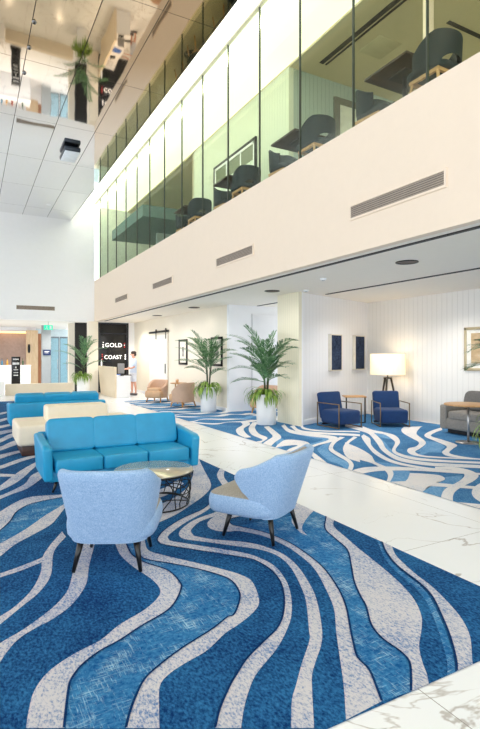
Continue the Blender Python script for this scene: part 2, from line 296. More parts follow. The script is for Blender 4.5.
CARPET = '{"NW":{"a":[[[1.125,4.501],[1.078,4.179],[1.059,3.952],[1.084,3.704],[1.14,3.425],[1.14,3.254],[1.09,3.153],[0.967,3.043],[0.783,2.945],[0.641,2.833],[0.496,2.774],[0.358,2.685],[0.274,2.566],[0.235,2.435],[0.212,2.317]],[[1.225,4.534],[1.17,4.205],[1.142,3.93],[1.186,3.731],[1.292,3.512],[1.298,3.287],[1.265,3.186],[1.165,3.037],[1.065,2.949],[0.886,2.864],[0.74,2.78],[0.617,2.728],[0.508,2.649],[0.437,2.553],[0.408,2.462],[0.382,2.355],[0.355,2.24]]],"b":[[[1.369,4.517],[1.282,4.17],[1.198,3.899],[1.217,3.778],[1.349,3.622],[1.482,3.449],[1.594,3.253],[1.626,3.127],[1.599,2.973],[1.543,2.862],[1.431,2.724],[1.377,2.713],[1.24,2.637],[1.016,2.544],[0.842,2.45],[0.752,2.383],[0.676,2.278],[0.621,2.183],[0.588,2.114]],[[1.435,4.574],[1.319,4.15],[1.287,3.944],[1.367,3.785],[1.524,3.548],[1.646,3.36],[1.729,3.199],[1.75,3.06],[1.662,2.813],[1.568,2.704],[1.414,2.616],[1.288,2.563],[1.128,2.462],[0.981,2.413],[0.884,2.373],[0.809,2.31],[0.753,2.162],[0.714,2.045]]],"c":[[[2.32,4.932],[2.109,4.727],[1.822,4.56],[1.57,4.348],[1.436,4.166],[1.417,4.071],[1.443,3.994],[1.622,3.775],[1.879,3.475],[1.949,3.361],[1.966,3.167],[1.924,2.966],[1.828,2.77],[1.696,2.581],[1.578,2.466],[1.453,2.394],[1.284,2.297],[1.168,2.202],[1.107,2.149],[0.995,2.031],[0.923,1.933]],[[2.3,4.84],[2.125,4.662],[1.831,4.456],[1.634,4.284],[1.538,4.179],[1.516,4.096],[1.526,4.051],[1.666,3.878],[1.926,3.563],[2.008,3.384],[2.027,3.194],[1.97,2.959],[1.869,2.748],[1.742,2.556],[1.624,2.429],[1.471,2.298],[1.267,2.166],[1.17,2.074],[1.09,1.979],[1.021,1.88]]],"d":[[[2.357,4.669],[2.217,4.594],[1.922,4.473],[1.717,4.298],[1.645,4.191],[1.626,4.118],[1.642,4.041],[1.781,3.887],[1.981,3.665],[2.095,3.531],[2.152,3.361],[2.126,3.14],[2.021,2.861],[1.916,2.646],[1.736,2.368],[1.672,2.276],[1.513,2.125],[1.387,1.997],[1.311,1.92],[1.209,1.778]],[[2.33,4.57],[2.153,4.485],[1.941,4.396],[1.798,4.254],[1.76,4.187],[1.746,4.108],[1.758,4.047],[1.866,3.907],[2.034,3.763],[2.145,3.614],[2.209,3.376],[2.183,3.13],[2.082,2.828],[1.979,2.612],[1.803,2.332],[1.699,2.207],[1.593,2.111],[1.501,2.022],[1.434,1.931],[1.296,1.731]]],"e":[[[2.436,4.55],[2.215,4.522],[2.029,4.382],[1.95,4.233],[1.969,4.102],[2.054,4.028],[2.155,3.987],[2.283,3.762],[2.323,3.505],[2.313,3.274],[2.26,3.008],[2.122,2.69],[2.011,2.479],[1.875,2.294],[1.787,2.17],[1.68,2.016],[1.577,1.87],[1.447,1.703]],[[2.348,4.344],[2.251,4.328],[2.198,4.29],[2.181,4.234],[2.171,4.176],[2.185,4.121],[2.212,4.092],[2.335,3.847],[2.386,3.6],[2.386,3.35],[2.339,3.025],[2.228,2.715],[2.102,2.473],[1.937,2.236],[1.818,2.059],[1.795,2.002],[1.777,1.908],[1.672,1.717]]],"f":[[[3.226,4.123],[3.095,3.94],[2.874,3.673],[2.794,3.432],[2.723,3.192],[2.555,2.949],[2.383,2.718],[2.279,2.541],[2.213,2.412],[2.092,2.237],[2.043,2.098],[2.039,1.96],[2.014,1.874],[1.941,1.793],[1.843,1.702]],[[3.245,4.002],[3.107,3.832],[2.981,3.676],[2.902,3.428],[2.817,3.141],[2.756,2.904],[2.672,2.615],[2.572,2.367],[2.443,2.177],[2.312,2.057],[2.173,1.95],[2.074,1.841],[2.011,1.755],[1.953,1.692]]],"g":[[[3.2,3.322],[3.103,3.186],[2.974,3.009],[2.85,2.769],[2.767,2.475],[2.689,2.304],[2.537,2.1],[2.397,1.929],[2.244,1.769],[2.15,1.689]],[[3.217,3.23],[3.096,3.063],[2.977,2.893],[2.862,2.606],[2.804,2.404],[2.704,2.176],[2.615,2.018],[2.497,1.875],[2.333,1.74],[2.263,1.682]]],"h":[[[0.734,4.741],[0.581,4.422],[0.499,4.188],[0.462,3.941],[0.373,3.668],[0.253,3.472],[0.163,3.383],[0.053,3.29]],[[0.744,4.594],[0.602,4.291],[0.52,3.853],[0.417,3.611],[0.292,3.451],[0.158,3.283],[0.051,3.175]]],"h2":[[[0.519,4.233],[0.485,4.196],[0.334,4.109],[0.194,4.047],[0.064,4.007]],[[0.507,4.14],[0.482,4.111],[0.327,4.024],[0.191,3.975],[0.063,3.92]]],"i":[[[0.893,4.569],[0.816,4.295],[0.716,4.006],[0.648,3.746],[0.578,3.525],[0.463,3.344],[0.284,3.165],[0.147,3.067],[0.047,2.956]],[[0.995,4.514],[0.911,4.244],[0.792,3.862],[0.711,3.569],[0.576,3.326],[0.437,3.195],[0.347,3.144],[0.233,3.054],[0.138,2.878],[0.068,2.678]]],"j":[[[0.915,5.65],[0.836,5.531],[0.658,5.293],[0.444,4.956],[0.225,4.69],[0.073,4.576]],[[0.891,5.501],[0.827,5.345],[0.685,5.011],[0.532,4.821],[0.335,4.605],[0.211,4.388],[0.067,4.174]]],"k":[[[1.133,6.025],[0.918,6.0],[0.617,6.07],[0.453,5.942],[0.271,5.646],[0.085,5.335]],[[1.109,5.896],[0.898,5.874],[0.588,5.785],[0.424,5.563],[0.339,5.262],[0.242,5.036],[0.076,4.72]]],"l":[[[0.967,7.67],[0.853,7.379],[0.713,7.13],[0.603,6.724],[0.437,6.45],[0.302,6.286],[0.098,6.092]],[[0.902,7.154],[0.791,6.847],[0.601,6.461],[0.426,6.288],[0.295,6.134],[0.095,5.931]]],"m":[[[1.097,8.236],[0.885,8.021],[0.64,7.562],[0.488,7.19],[0.325,6.766],[0.155,6.459]],[[1.066,8.003],[0.853,7.732],[0.593,7.013],[0.431,6.682],[0.313,6.517],[0.15,6.278]]],"n":[[[1.092,8.785],[0.79,8.488],[0.588,8.261],[0.384,7.985],[0.125,7.772]],[[1.059,8.521],[0.768,8.246],[0.569,7.997],[0.372,7.741],[0.12,7.513]]],"n2":[[[0.59,7.259],[0.358,7.448],[0.121,7.576]],[[0.58,7.14],[0.349,7.265],[0.118,7.39]]],"o":[[[1.164,9.364],[0.708,9.09],[0.426,8.864],[0.138,8.586]],[[1.139,9.163],[0.69,8.859],[0.41,8.523],[0.133,8.271]]],"p":[[[1.034,10.531],[0.724,10.183],[0.463,9.634],[0.147,9.2]],[[0.986,10.041],[0.685,9.623],[0.444,9.233],[0.14,8.753]]],"q":[[[1.131,11.514],[0.735,11.114],[0.507,10.552],[0.159,9.907]],[[1.087,11.071],[0.7,10.578],[0.484,10.072],[0.152,9.49]]],"r":[[[1.178,11.993],[0.78,11.785],[0.557,11.586],[0.181,11.27]],[[1.146,11.669],[0.749,11.329],[0.532,11.079],[0.172,10.733]]],"s":[[[1.285,13.084],[0.842,12.724],[0.6,12.484],[0.193,12.021]],[[1.247,12.699],[0.818,12.366],[0.58,12.059],[0.188,11.709]]],"t":[[[1.438,14.636],[0.937,14.161],[0.66,13.742],[0.212,13.258]],[[1.391,14.156],[0.907,13.718],[0.636,13.229],[0.206,12.88]]],"u":[[[1.571,15.991],[1.037,15.678],[0.734,15.282],[0.237,14.78]],[[1.528,15.559],[1.01,15.269],[0.71,14.773],[0.229,14.311]]],"v":[[[3.311,7.304],[2.923,6.84],[2.619,6.163],[2.327,5.631],[2.044,5.299],[1.785,5.097],[1.517,4.936],[1.282,4.819]],[[3.223,7.262],[3.103,7.067],[2.867,6.358],[2.612,5.583],[2.365,5.217],[2.053,4.913],[1.8,4.693],[1.475,4.49]]],"w":[[[3.253,6.508],[3.09,6.307],[2.876,5.961],[2.731,5.519],[2.633,5.215]],[[3.246,6.365],[3.124,6.219],[2.933,5.868],[2.829,5.52],[2.755,5.247]]],"x":[[[3.303,4.619],[3.061,4.408],[2.844,4.146],[2.7,3.954],[2.612,3.697]],[[3.305,4.276],[3.106,4.15],[2.868,3.961],[2.688,3.774],[2.623,3.607]]],"y":[[[1.59,5.978],[1.662,5.597],[1.852,5.637],[2.066,5.72],[2.345,6.007]],[[1.501,5.731],[1.582,5.331],[1.769,5.315],[2.028,5.446],[2.338,5.786]]]},"NM":{"ab":[[[1.225,4.534],[1.17,4.205],[1.142,3.93],[1.186,3.731],[1.292,3.512],[1.298,3.287],[1.265,3.186],[1.165,3.037],[1.065,2.949],[0.886,2.864],[0.74,2.78],[0.617,2.728],[0.508,2.649],[0.437,2.553],[0.408,2.462],[0.382,2.355],[0.355,2.24]],[[1.369,4.517],[1.282,4.17],[1.198,3.899],[1.217,3.778],[1.349,3.622],[1.482,3.449],[1.594,3.253],[1.626,3.127],[1.599,2.973],[1.543,2.862],[1.431,2.724],[1.377,2.713],[1.24,2.637],[1.016,2.544],[0.842,2.45],[0.752,2.383],[0.676,2.278],[0.621,2.183],[0.588,2.114]]],"ef":[[[2.185,4.121],[2.212,4.092],[2.335,3.847],[2.386,3.6],[2.386,3.35],[2.339,3.025],[2.228,2.715],[2.102,2.473],[1.937,2.236],[1.818,2.059],[1.795,2.002],[1.777,1.908],[1.672,1.717]],[[3.226,4.123],[3.095,3.94],[2.874,3.673],[2.794,3.432],[2.723,3.192],[2.555,2.949],[2.383,2.718],[2.279,2.541],[2.213,2.412],[2.092,2.237],[2.043,2.098],[2.039,1.96],[2.014,1.874],[1.941,1.793],[1.843,1.702]]],"kj":[[[1.109,5.896],[0.898,5.874],[0.588,5.785],[0.424,5.563],[0.339,5.262],[0.242,5.036],[0.076,4.72]],[[0.915,5.65],[0.836,5.531],[0.658,5.293],[0.444,4.956],[0.225,4.69],[0.073,4.576]]],"g":[[[3.125,3.28],[3.032,3.147],[2.908,2.975],[2.784,2.745],[2.695,2.463],[2.615,2.298],[2.475,2.107],[2.336,1.94],[2.188,1.779],[2.08,1.691]],[[3.157,3.29],[3.063,3.156],[2.952,2.997],[2.83,2.76],[2.749,2.468],[2.666,2.301],[2.517,2.097],[2.379,1.928],[2.235,1.774],[2.141,1.693]]]},"NO":{"a":[[[1.225,4.534],[1.17,4.205],[1.142,3.93],[1.186,3.731],[1.292,3.512],[1.298,3.287],[1.265,3.186],[1.165,3.037],[1.065,2.949],[0.886,2.864],[0.74,2.78],[0.617,2.728],[0.508,2.649],[0.437,2.553],[0.408,2.462],[0.382,2.355],[0.355,2.24]],0.008],"b":[[[1.369,4.517],[1.282,4.17],[1.198,3.899],[1.217,3.778],[1.349,3.622],[1.482,3.449],[1.594,3.253],[1.626,3.127],[1.599,2.973],[1.543,2.862],[1.431,2.724],[1.377,2.713],[1.24,2.637],[1.016,2.544],[0.842,2.45],[0.752,2.383],[0.676,2.278],[0.621,2.183],[0.588,2.114]],0.0096],"c":[[[2.32,4.932],[2.109,4.727],[1.822,4.56],[1.57,4.348],[1.436,4.166],[1.417,4.071],[1.443,3.994],[1.622,3.775],[1.879,3.475],[1.949,3.361],[1.966,3.167],[1.924,2.966],[1.828,2.77],[1.696,2.581],[1.578,2.466],[1.453,2.394],[1.284,2.297],[1.168,2.202],[1.107,2.149],[0.995,2.031],[0.923,1.933]],0.0056],"e":[[[2.348,4.344],[2.251,4.328],[2.198,4.29],[2.181,4.234],[2.171,4.176],[2.185,4.121],[2.212,4.092],[2.335,3.847],[2.386,3.6],[2.386,3.35],[2.339,3.025],[2.228,2.715],[2.102,2.473],[1.937,2.236],[1.818,2.059],[1.795,2.002],[1.777,1.908],[1.672,1.717]],0.0064],"f":[[[3.226,4.123],[3.095,3.94],[2.874,3.673],[2.794,3.432],[2.723,3.192],[2.555,2.949],[2.383,2.718],[2.279,2.541],[2.213,2.412],[2.092,2.237],[2.043,2.098],[2.039,1.96],[2.014,1.874],[1.941,1.793],[1.843,1.702]],0.008],"g":[[[3.2,3.322],[3.103,3.186],[2.974,3.009],[2.85,2.769],[2.767,2.475],[2.689,2.304],[2.537,2.1],[2.397,1.929],[2.244,1.769],[2.15,1.689]],0.0064],"k":[[[1.109,5.896],[0.898,5.874],[0.588,5.785],[0.424,5.563],[0.339,5.262],[0.242,5.036],[0.076,4.72]],0.0048]},"FW":{"a":[[[7.683,9.075],[7.577,8.448],[7.412,7.92],[6.814,7.015],[6.253,6.32],[5.92,5.716],[5.956,5.28],[6.184,5.02],[6.514,4.727],[6.724,4.558]],[[7.387,8.726],[7.228,8.059],[7.087,7.644],[6.539,6.858],[6.036,6.185],[5.707,5.535],[5.78,5.124],[6.004,4.874],[6.328,4.592],[6.518,4.419]]],"b":[[[7.759,8.569],[7.559,8.039],[7.545,7.732],[7.436,7.277],[6.961,6.69],[6.308,6.163],[6.135,5.87],[6.114,5.567],[6.304,5.253],[6.712,4.871],[6.943,4.707]],[[7.521,8.307],[7.315,7.78],[7.33,7.477],[7.084,7.029],[6.802,6.657],[6.223,6.158],[5.991,5.81],[5.952,5.444],[6.172,5.143],[6.589,4.781],[6.801,4.61]]],"c":[[[8.484,8.044],[8.098,7.748],[7.757,7.355],[7.441,6.836],[7.223,6.489],[6.869,6.226],[6.609,6.154],[6.352,5.942],[6.218,5.687],[6.324,5.411],[6.84,4.964]],[[8.913,7.901],[8.682,7.765],[7.985,7.231],[7.518,6.635],[7.232,6.337],[6.76,6.046],[6.519,5.925],[6.413,5.813],[6.341,5.621],[6.489,5.408],[6.889,4.999]]],"d":[[[9.154,7.595],[8.391,7.275],[7.878,6.934],[7.593,6.439],[7.35,5.993],[7.079,5.797],[6.818,5.642],[6.642,5.392],[6.719,5.133],[6.84,4.964],[7.058,4.784]],[[8.872,7.329],[8.387,7.125],[7.995,6.871],[7.829,6.467],[7.616,5.987],[7.255,5.778],[6.922,5.585],[6.813,5.411],[6.835,5.177],[6.922,5.023],[7.142,4.842]]],"e":[[[6.036,7.13],[5.859,6.533],[5.609,5.994],[5.331,5.617],[5.2,5.184],[4.991,4.912],[4.639,4.625]],[[5.282,6.239],[5.231,5.833],[5.213,5.544],[5.067,5.169],[4.886,4.906],[4.598,4.647]]],"e2":[[[6.976,7.668],[6.727,7.222],[6.279,6.71],[5.905,6.135],[5.634,5.514],[5.69,5.044],[5.936,4.614]],[[6.782,7.526],[6.512,7.179],[6.135,6.649],[5.733,6.041],[5.497,5.429],[5.59,4.955],[5.873,4.565]]],"f":[[[5.24,4.858],[5.385,4.731],[5.482,4.568],[5.373,4.4],[5.144,4.324]],[[4.985,4.654],[4.567,4.369],[4.609,4.122],[4.863,4.235],[5.076,4.305]]],"g":[[[5.744,4.872],[5.878,4.73],[5.873,4.565],[5.779,4.423],[5.46,4.252],[5.009,4.091],[4.699,3.898],[4.462,3.702]],[[5.847,4.959],[6.071,4.802],[6.096,4.578],[5.943,4.335],[5.619,4.166],[5.194,4.03],[4.881,3.88],[4.497,3.582]]],"h":[[[5.858,4.108],[5.498,4.024],[5.189,3.87],[4.978,3.691],[4.852,3.491]],[[5.771,4.013],[5.474,3.905],[5.249,3.776],[5.134,3.663],[5.031,3.499]]],"i":[[[6.375,9.639],[6.034,8.864],[6.146,8.262],[6.291,7.689],[5.911,7.318],[5.394,7.105],[5.06,6.837],[4.81,6.272],[4.589,5.749]],[[6.175,9.47],[5.794,8.602],[5.876,7.982],[6.031,7.631],[5.835,7.42],[5.43,7.226],[5.14,7.053],[4.919,6.716],[4.628,6.159]]],"j":[[[6.515,9.47],[6.18,8.704],[6.477,8.195],[6.797,7.874],[6.909,7.704]],[[6.305,9.311],[5.989,8.497],[6.292,8.002],[6.541,7.726],[6.74,7.515]]],"k":[[[6.402,7.562],[5.896,7.206],[5.454,6.752],[5.277,6.356],[5.097,5.905],[4.891,5.586],[4.57,5.269]],[[6.356,7.655],[5.861,7.285],[5.347,6.733],[5.133,6.274],[4.988,5.863],[4.831,5.618],[4.51,5.301]]],"l":[[[6.616,7.447],[6.117,7.087],[5.653,6.645],[5.304,6.115],[5.294,5.903]],[[6.632,7.573],[6.057,7.119],[5.574,6.636],[5.162,6.039],[5.11,5.697]]],"m":[[[6.739,9.442],[6.474,8.958],[6.576,8.49],[7.042,8.159],[7.18,8.006]],[[6.57,9.302],[6.31,8.795],[6.469,8.352],[6.929,8.027],[7.065,7.877]]],"n":[[[4.813,7.503],[5.241,7.866],[5.451,7.597],[5.321,7.228],[5.025,7.115],[4.565,6.741]],[[4.427,7.055],[4.683,7.3],[5.02,7.335],[5.07,7.253],[4.808,7.101],[4.367,6.733]]],"o":[[[5.907,9.57],[5.603,8.782],[5.315,8.15],[4.91,7.739],[4.412,7.188]],[[5.748,9.523],[5.418,8.73],[5.197,8.281],[4.839,7.928],[4.477,7.546]]],"p":[[[6.072,10.291],[5.538,9.55],[5.166,8.755],[5.049,8.227],[4.663,7.814]],[[5.896,10.285],[5.38,9.549],[4.984,8.745],[4.848,8.078],[4.615,7.958]]],"q":[[[5.901,10.537],[5.676,10.017],[5.23,9.504],[4.942,8.876],[4.803,8.427]],[[5.678,10.504],[5.485,10.027],[5.035,9.485],[4.749,8.871],[4.668,8.433]]]},"FM":{"a":[[[7.02,7.398],[6.756,6.892],[6.139,6.009],[6.267,5.706],[6.927,6.087],[7.202,6.441]],[[6.914,7.285],[6.262,6.446],[5.877,5.805],[6.144,5.594],[6.856,5.866],[7.484,6.347]]],"b":[[[5.446,4.48],[5.357,4.379],[5.134,4.316],[4.863,4.235],[4.639,4.13]],[[5.762,4.432],[5.46,4.252],[5.028,4.107],[4.743,3.932],[4.634,3.855]]],"c":[[[7.606,8.014],[7.259,7.303],[7.342,7.121]],[[7.13,7.513],[7.021,7.161],[7.063,6.944]]],"d":[[[7.409,6.539],[7.188,6.304],[6.732,6.01],[6.485,5.894]],[[7.549,6.402],[7.311,5.987],[6.986,5.796],[6.783,5.613]]],"e":[[[5.331,5.617],[5.2,5.184],[4.991,4.912],[4.616,4.61]],[[5.472,5.404],[5.358,5.012],[5.143,4.767],[4.668,4.406]]],"f":[[[5.994,8.805],[6.107,8.21],[6.184,7.747],[5.855,7.409],[5.43,7.226]],[[5.757,8.547],[5.805,7.885],[5.876,7.586],[5.626,7.411],[5.222,7.226]]],"g":[[[5.197,8.281],[4.683,7.3],[4.244,6.915]],[[5.283,8.101],[5.082,7.587],[4.658,7.182]]],"h":[[[5.795,7.26],[5.308,6.703],[5.058,6.182],[4.93,5.755],[4.58,5.347]],[[5.517,7.122],[5.152,6.787],[4.796,6.068],[4.732,5.672],[4.544,5.367]]]}}'
# ------------------------------------------------------------------ palette
m_white = plain('white_paint', (240, 240, 242), .6, var=.01)
m_cream = plain('cream_fascia_paint', (232, 214, 194), .55, var=.01)
m_creamwall = plain('warm_wall_paint', (240, 231, 214), .6, var=.01)
m_soffit = plain('ceiling_paint', (243, 236, 224), .7, var=.01)
m_marble = marble('polished_white_marble', (245, 248, 252), (196, 192, 190))
m_countermarble = marble('white_counter_marble', (235, 236, 240), (150, 155, 165), False)
m_dark = plain('black_metal', (20, 19, 20), .4, .3)
m_slot = plain('dark_slot', (44, 42, 42), .6)
m_blackgloss = plain('black_gloss_panel', (12, 13, 18), .25, var=.2)
m_leather = plain('turquoise_leather', (32, 156, 204), .42, var=.10, scale=3, bump=.03)
m_bluefab = fabric('pale_blue_woven_fabric', (112, 150, 194), (180, 205, 232))
m_bluefab_warmlit = fabric('pale_blue_fabric_warm_lit', (128, 124, 116), (184, 178, 168))  # warm light on seat tops and inner backs, put into the fabric colour
m_cream_lea = plain('cream_leather', (240, 228, 206), .5, var=.03)
m_darkwood = wood('dark_plinth_wood', (46, 28, 20), (80, 48, 34))
m_black_leg = plain('black_lacquer_leg', (16, 14, 14), .3)
m_tabletop = plain('smoky_mirror_tabletop', (196, 188, 170), .10, .35, var=.04, scale=4)
m_oak = wood('honey_oak', (176, 128, 82), (208, 164, 112))
m_paleoak = wood('pale_oak_panel', (226, 206, 176), (238, 222, 196), 'z')
m_navyfab = fabric('royal_blue_fabric', (0, 34, 78), (3, 60, 114), 1, .85)
m_brass = plain('brushed_bronze', (130, 108, 82), .35, .7)
m_steel = plain('brushed_steel', (170, 170, 172), .3, .9)
m_greyfab = fabric('grey_woven_upholstery', (104, 99, 94), (156, 151, 144))
m_greypil = fabric('dark_grey_cushion', (80, 78, 76), (120, 117, 114))
m_tan = plain('tan_leather', (206, 166, 128), .5, var=.06)
m_tanback = plain('pink_tan_leather', (200, 166, 142), .55, var=.04)
m_lightwood = wood('beech_leg', (176, 122, 66), (208, 156, 96), 'z')
m_pot = plain('white_planter', (240, 240, 240), .45, var=.01)
m_soil = plain('potting_soil', (52, 40, 30), .95, var=.3, scale=40)
def leafmat(n, a, b):
    m = NT(n); m.set(Roughness=.45); m.b.inputs['Transmission Weight'].default_value = 0
    m.base(m.ramp(m.noise(m.co(), 9, 2), [(.3, srgb(a)), (.7, srgb(b))])); return m.m
m_leaf = leafmat('palm_leaf', (50, 98, 60), (124, 164, 112))
m_leaf2 = leafmat('fern_leaf', (66, 110, 36), (160, 188, 82))
m_cane = plain('palm_cane', (70, 74, 48), .6, var=.25, scale=20)
m_teal = plain('dark_teal_upholstery', (4, 27, 34), .7, var=.15)
m_walnut = wood('walnut_top', (42, 29, 18), (66, 46, 28))
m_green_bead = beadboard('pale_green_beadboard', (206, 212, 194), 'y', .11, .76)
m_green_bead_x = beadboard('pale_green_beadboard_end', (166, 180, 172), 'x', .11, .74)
m_white_bead = beadboard('white_beadboard', (238, 236, 232), 'y', .14, .86, groove=.05)
m_white_bead_x = beadboard('white_beadboard_angled', (238, 238, 240), 'x', .14, .88, groove=.05)
m_cream_bead = beadboard('cream_beadboard', (240, 232, 208), 'y', .09, .86)
m_cream_bead_x = beadboard('cream_beadboard_end', (236, 228, 206), 'x', .09, .86)
m_glass = glass_mat('clear_green_glass', (246, 250, 243), .008)
m_glassblue = glass_mat('blue_lift_glass', (222, 240, 246), .1)
m_edge = plain('dark_glass_joint', (58, 64, 56), .4)
m_cove_ = emis('cove_light', (255, 250, 236), 3.0)
m_upceil = emis('upper_cove_added_glow', (255, 252, 236), .85)  # cove light on this ceiling put in as emission of the surface
m_upceil2 = plain('upper_flat_ceiling', (206, 194, 160), .8, var=.02)
m_tan_up = plain('upper_tan_wall', (206, 196, 164), .8, var=.02)
m_tealsoffit = plain('teal_grey_soffit', (96, 122, 122), .6, var=.05)
m_grille = plain('grey_vent_slat', (168, 154, 140), .5, .2)
m_grilledark = plain('vent_shadow', (104, 92, 82), .7)
m_red = plain('red_bulb', (214, 60, 60), .3)
m_letter = emis('white_sign_letter', (255, 250, 245), 1.2)
m_skin = plain('skin', (214, 160, 138), .6)
m_hair = plain('dark_brown_hair', (48, 32, 24), .6, var=.2, scale=40)
m_shirt = fabric('pale_blue_shirt', (176, 196, 226), (214, 226, 244), 1)
m_shorts = fabric('light_shorts', (206, 214, 232), (230, 234, 244), 1)
m_shoe = plain('grey_shoe', (92, 88, 92), .6)

# ------------------------------------------------------------------ setting
struct(MB().span((-9, -6, -.12), (9.8, 36, 0)).build('floor', m_marble))
# carpets
def poly_side(pts, n=6): return cr([(p[0], p[1], 0) for p in pts], n)
def clip_box(bm, lo, hi):
    for co, no in (((lo[0], 0, 0), (-1, 0, 0)), ((hi[0], 0, 0), (1, 0, 0)), ((0, lo[1], 0), (0, -1, 0)), ((0, hi[1], 0), (0, 1, 0))):
        bmesh.ops.bisect_plane(bm, geom=bm.verts[:]+bm.edges[:]+bm.faces[:], plane_co=co, plane_no=no, clear_outer=True)
def band(bm, a, b, z, mi, n=6):
    A, B = poly_side(a, n), poly_side(b, n)
    N = max(len(A), len(B)); 
    def rs(P):
        L = [0]
        for i in range(len(P)-1): L.append(L[-1]+(P[i+1]-P[i]).length)
        out = []; j = 0
        for k in range(N):
            t = L[-1]*k/(N-1)
            while j < len(L)-2 and L[j+1] < t: j += 1
            f = (t-L[j])/max(1e-9, L[j+1]-L[j]); out.append(P[j].lerp(P[j+1], min(1, f)))
        return out
    if len(A) != len(B): A, B = rs(A), rs(B)
    va = [bm.verts.new((p.x, p.y, z)) for p in A]; vb = [bm.verts.new((p.x, p.y, z)) for p in B]
    for i in range(N-1):
        try:
            f = bm.faces.new((va[i], va[i+1], vb[i+1], vb[i])); f.material_index = mi
            f.normal_update()
            if f.normal.z < 0: f.normal_flip()
        except ValueError: pass
def line(bm, e, w, z, mi, n=6):
    P = poly_side(e, n); a, b = [], []
    for i, p in enumerate(P):
        d = (P[min(i+1, len(P)-1)]-P[max(i-1, 0)]).normalized(); q = Vector((-d.y, d.x, 0))*w/2
        a.append(p+q); b.append(p-q)
    band(bm, a, b, z, mi, 1)
def make_carpet(lo, hi, white, mid, outline, mats, label, cuts=()):
    bm = bmesh.new()
    vs = [bm.verts.new(p) for p in ((lo[0], lo[1], .003), (hi[0], lo[1], .003), (hi[0], hi[1], .003), (lo[0], hi[1], .003))]
    bm.faces.new(vs)
    for i, (a, b) in enumerate(mid): band(bm, a, b, .0032+i*8e-5, 1)
    for i, (a, b) in enumerate(white): band(bm, a, b, .0040+i*7e-5, 2)
    for i, (e, w) in enumerate(outline): line(bm, e, w, .0070+i*2e-5, 3)
    clip_box(bm, lo, hi)
    for co, no in cuts:
        bmesh.ops.bisect_plane(bm, geom=bm.verts[:]+bm.edges[:]+bm.faces[:], plane_co=co, plane_no=no)
    if cuts:
        wn = Vector(cuts[0][1])
        def gone(c): return (c.x > 6.39 and c.y > 12.49) or ((c-Vector(cuts[0][0])).dot(wn) > 0 and c.x > 6.5 and (c.x > 8.0 or c.y < 10.02))
        bmesh.ops.delete(bm, geom=[f for f in bm.faces if gone(f.calc_center_median())], context='FACES')
    # thin pile edge down to the stone
    me = bpy.data.meshes.new('carpet'); bm.to_mesh(me); bm.free()
    for m in mats: me.materials.append(m)
    o = bpy.data.objects.new('carpet', me); COL.objects.link(o); tag(o, label, 'carpet'); return o
D = json.loads(CARPET)
cm_dark = carpet_mat('carpet_navy_pile', (0, 48, 102), (50, 122, 178), .36, .74, 70, stretch=(1, .6, 1))
cm_mid = carpet_mat('carpet_mid_blue_pile', (14, 84, 146), (66, 138, 190), .34, .7, cross=(170, 206, 226))
cm_white = carpet_mat('carpet_pale_pile', (82, 122, 178), (208, 206, 212), .30, .56, 88, stretch=(1, .55, 1))
cm_line = carpet_mat('carpet_outline_pile', (4, 40, 88), (14, 62, 116), .35, .7)
NO = [(e, .012) for e, w in D['NO'].values()]
nw = list(D['NW'].values())
for k in range(9):      # the pattern runs on to the left of the sofas
    v0 = 1.2+k*1.05
    c = [(-3.1+.262*i, v0+.35*math.sin(.9*i+k)+.5*i*.3, 0) for i in range(12)]
    w = [.10+.05*math.sin(i*1.3+k) for i in range(12)]
    nw.append([[(p[0], p[1]-q) for p, q in zip(c, w)], [(p[0], p[1]+q) for p, q in zip(c, w)]]) if c[-1][0] < .25 else None
make_carpet((-3.2, 1.70), (3.10, 19.0), nw, list(D['NM'].values()), NO, [cm_dark, cm_mid, cm_white, cm_line],
            'blue and white wavy patterned carpet under the turquoise sofas and pale tub chairs')
cf_dark = carpet_mat('lounge_carpet_blue_pile', (34, 94, 148), (98, 154, 198), .36, .70, 60)  # lounge pile lighter than the near carpet: light and glare put into the colour
cf_mid = carpet_mat('lounge_carpet_mid_pile', (70, 134, 190), (140, 184, 218), .34, .7)
cf_white = carpet_mat('lounge_carpet_pale_pile', (164, 186, 214), (234, 231, 230), .30, .46, 80)
fw = list(D['FW'].values()); fm = list(D['FM'].values())
for k in range(17):
    v0 = 10.9+k*.47; c = []; w = []
    for i in range(15):
        u = 4.45+i*.17; c.append((u, v0-.42*(u-4.65)+.20*math.sin(3.4*u+1.9*k)+.10*math.sin(7.3*u+k*2.2), 0)); w.append(.085+.06*math.sin(i*.9+2.1*k))
    (fm if k % 4 == 2 else fw).append([[(p[0], p[1]-q) for p, q in zip(c, w)], [(p[0], p[1]+q) for p, q in zip(c, w)]])
for k in range(3):
    c = [(6.6+.2*i, 10.6+.55*k+.2*math.sin(i*.8+k*2), 0) for i in range(9)]; w = [.09+.04*math.sin(i+k) for i in range(9)]
    fw.append([[(p[0], p[1]-q) for p, q in zip(c, w)], [(p[0], p[1]+q) for p, q in zip(c, w)]])
for k in range(6):      # towards the window end of the lounge, out of frame
    v0 = 5.2-k*.9
    c = [(4.5+.45*i, v0+.3*math.sin(1.1*i+k)-.2*i, 0) for i in range(12)]; w = [.09+.05*math.sin(i+k) for i in range(12)]
    fw.append([[(p[0], p[1]-q) for p, q in zip(c, w)], [(p[0], p[1]+q) for p, q in zip(c, w)]])
make_carpet((4.65, -2.0), (9.5, 17.2), fw, fm, [], [cf_dark, cf_mid, cf_white, cm_line],
            'blue and white wavy carpet of the side lounge under the potted palms and blue armchairs',
            cuts=[((6.46, 9.25, 0), (-.3325, .943, 0)), ((6.39, 0, 0), (1, 0, 0)), ((0, 12.49, 0), (0, 1, 0)), ((8, 0, 0), (1, 0, 0)), ((0, 10.02, 0), (0, 1, 0)), ((6.5, 0, 0), (1, 0, 0))])

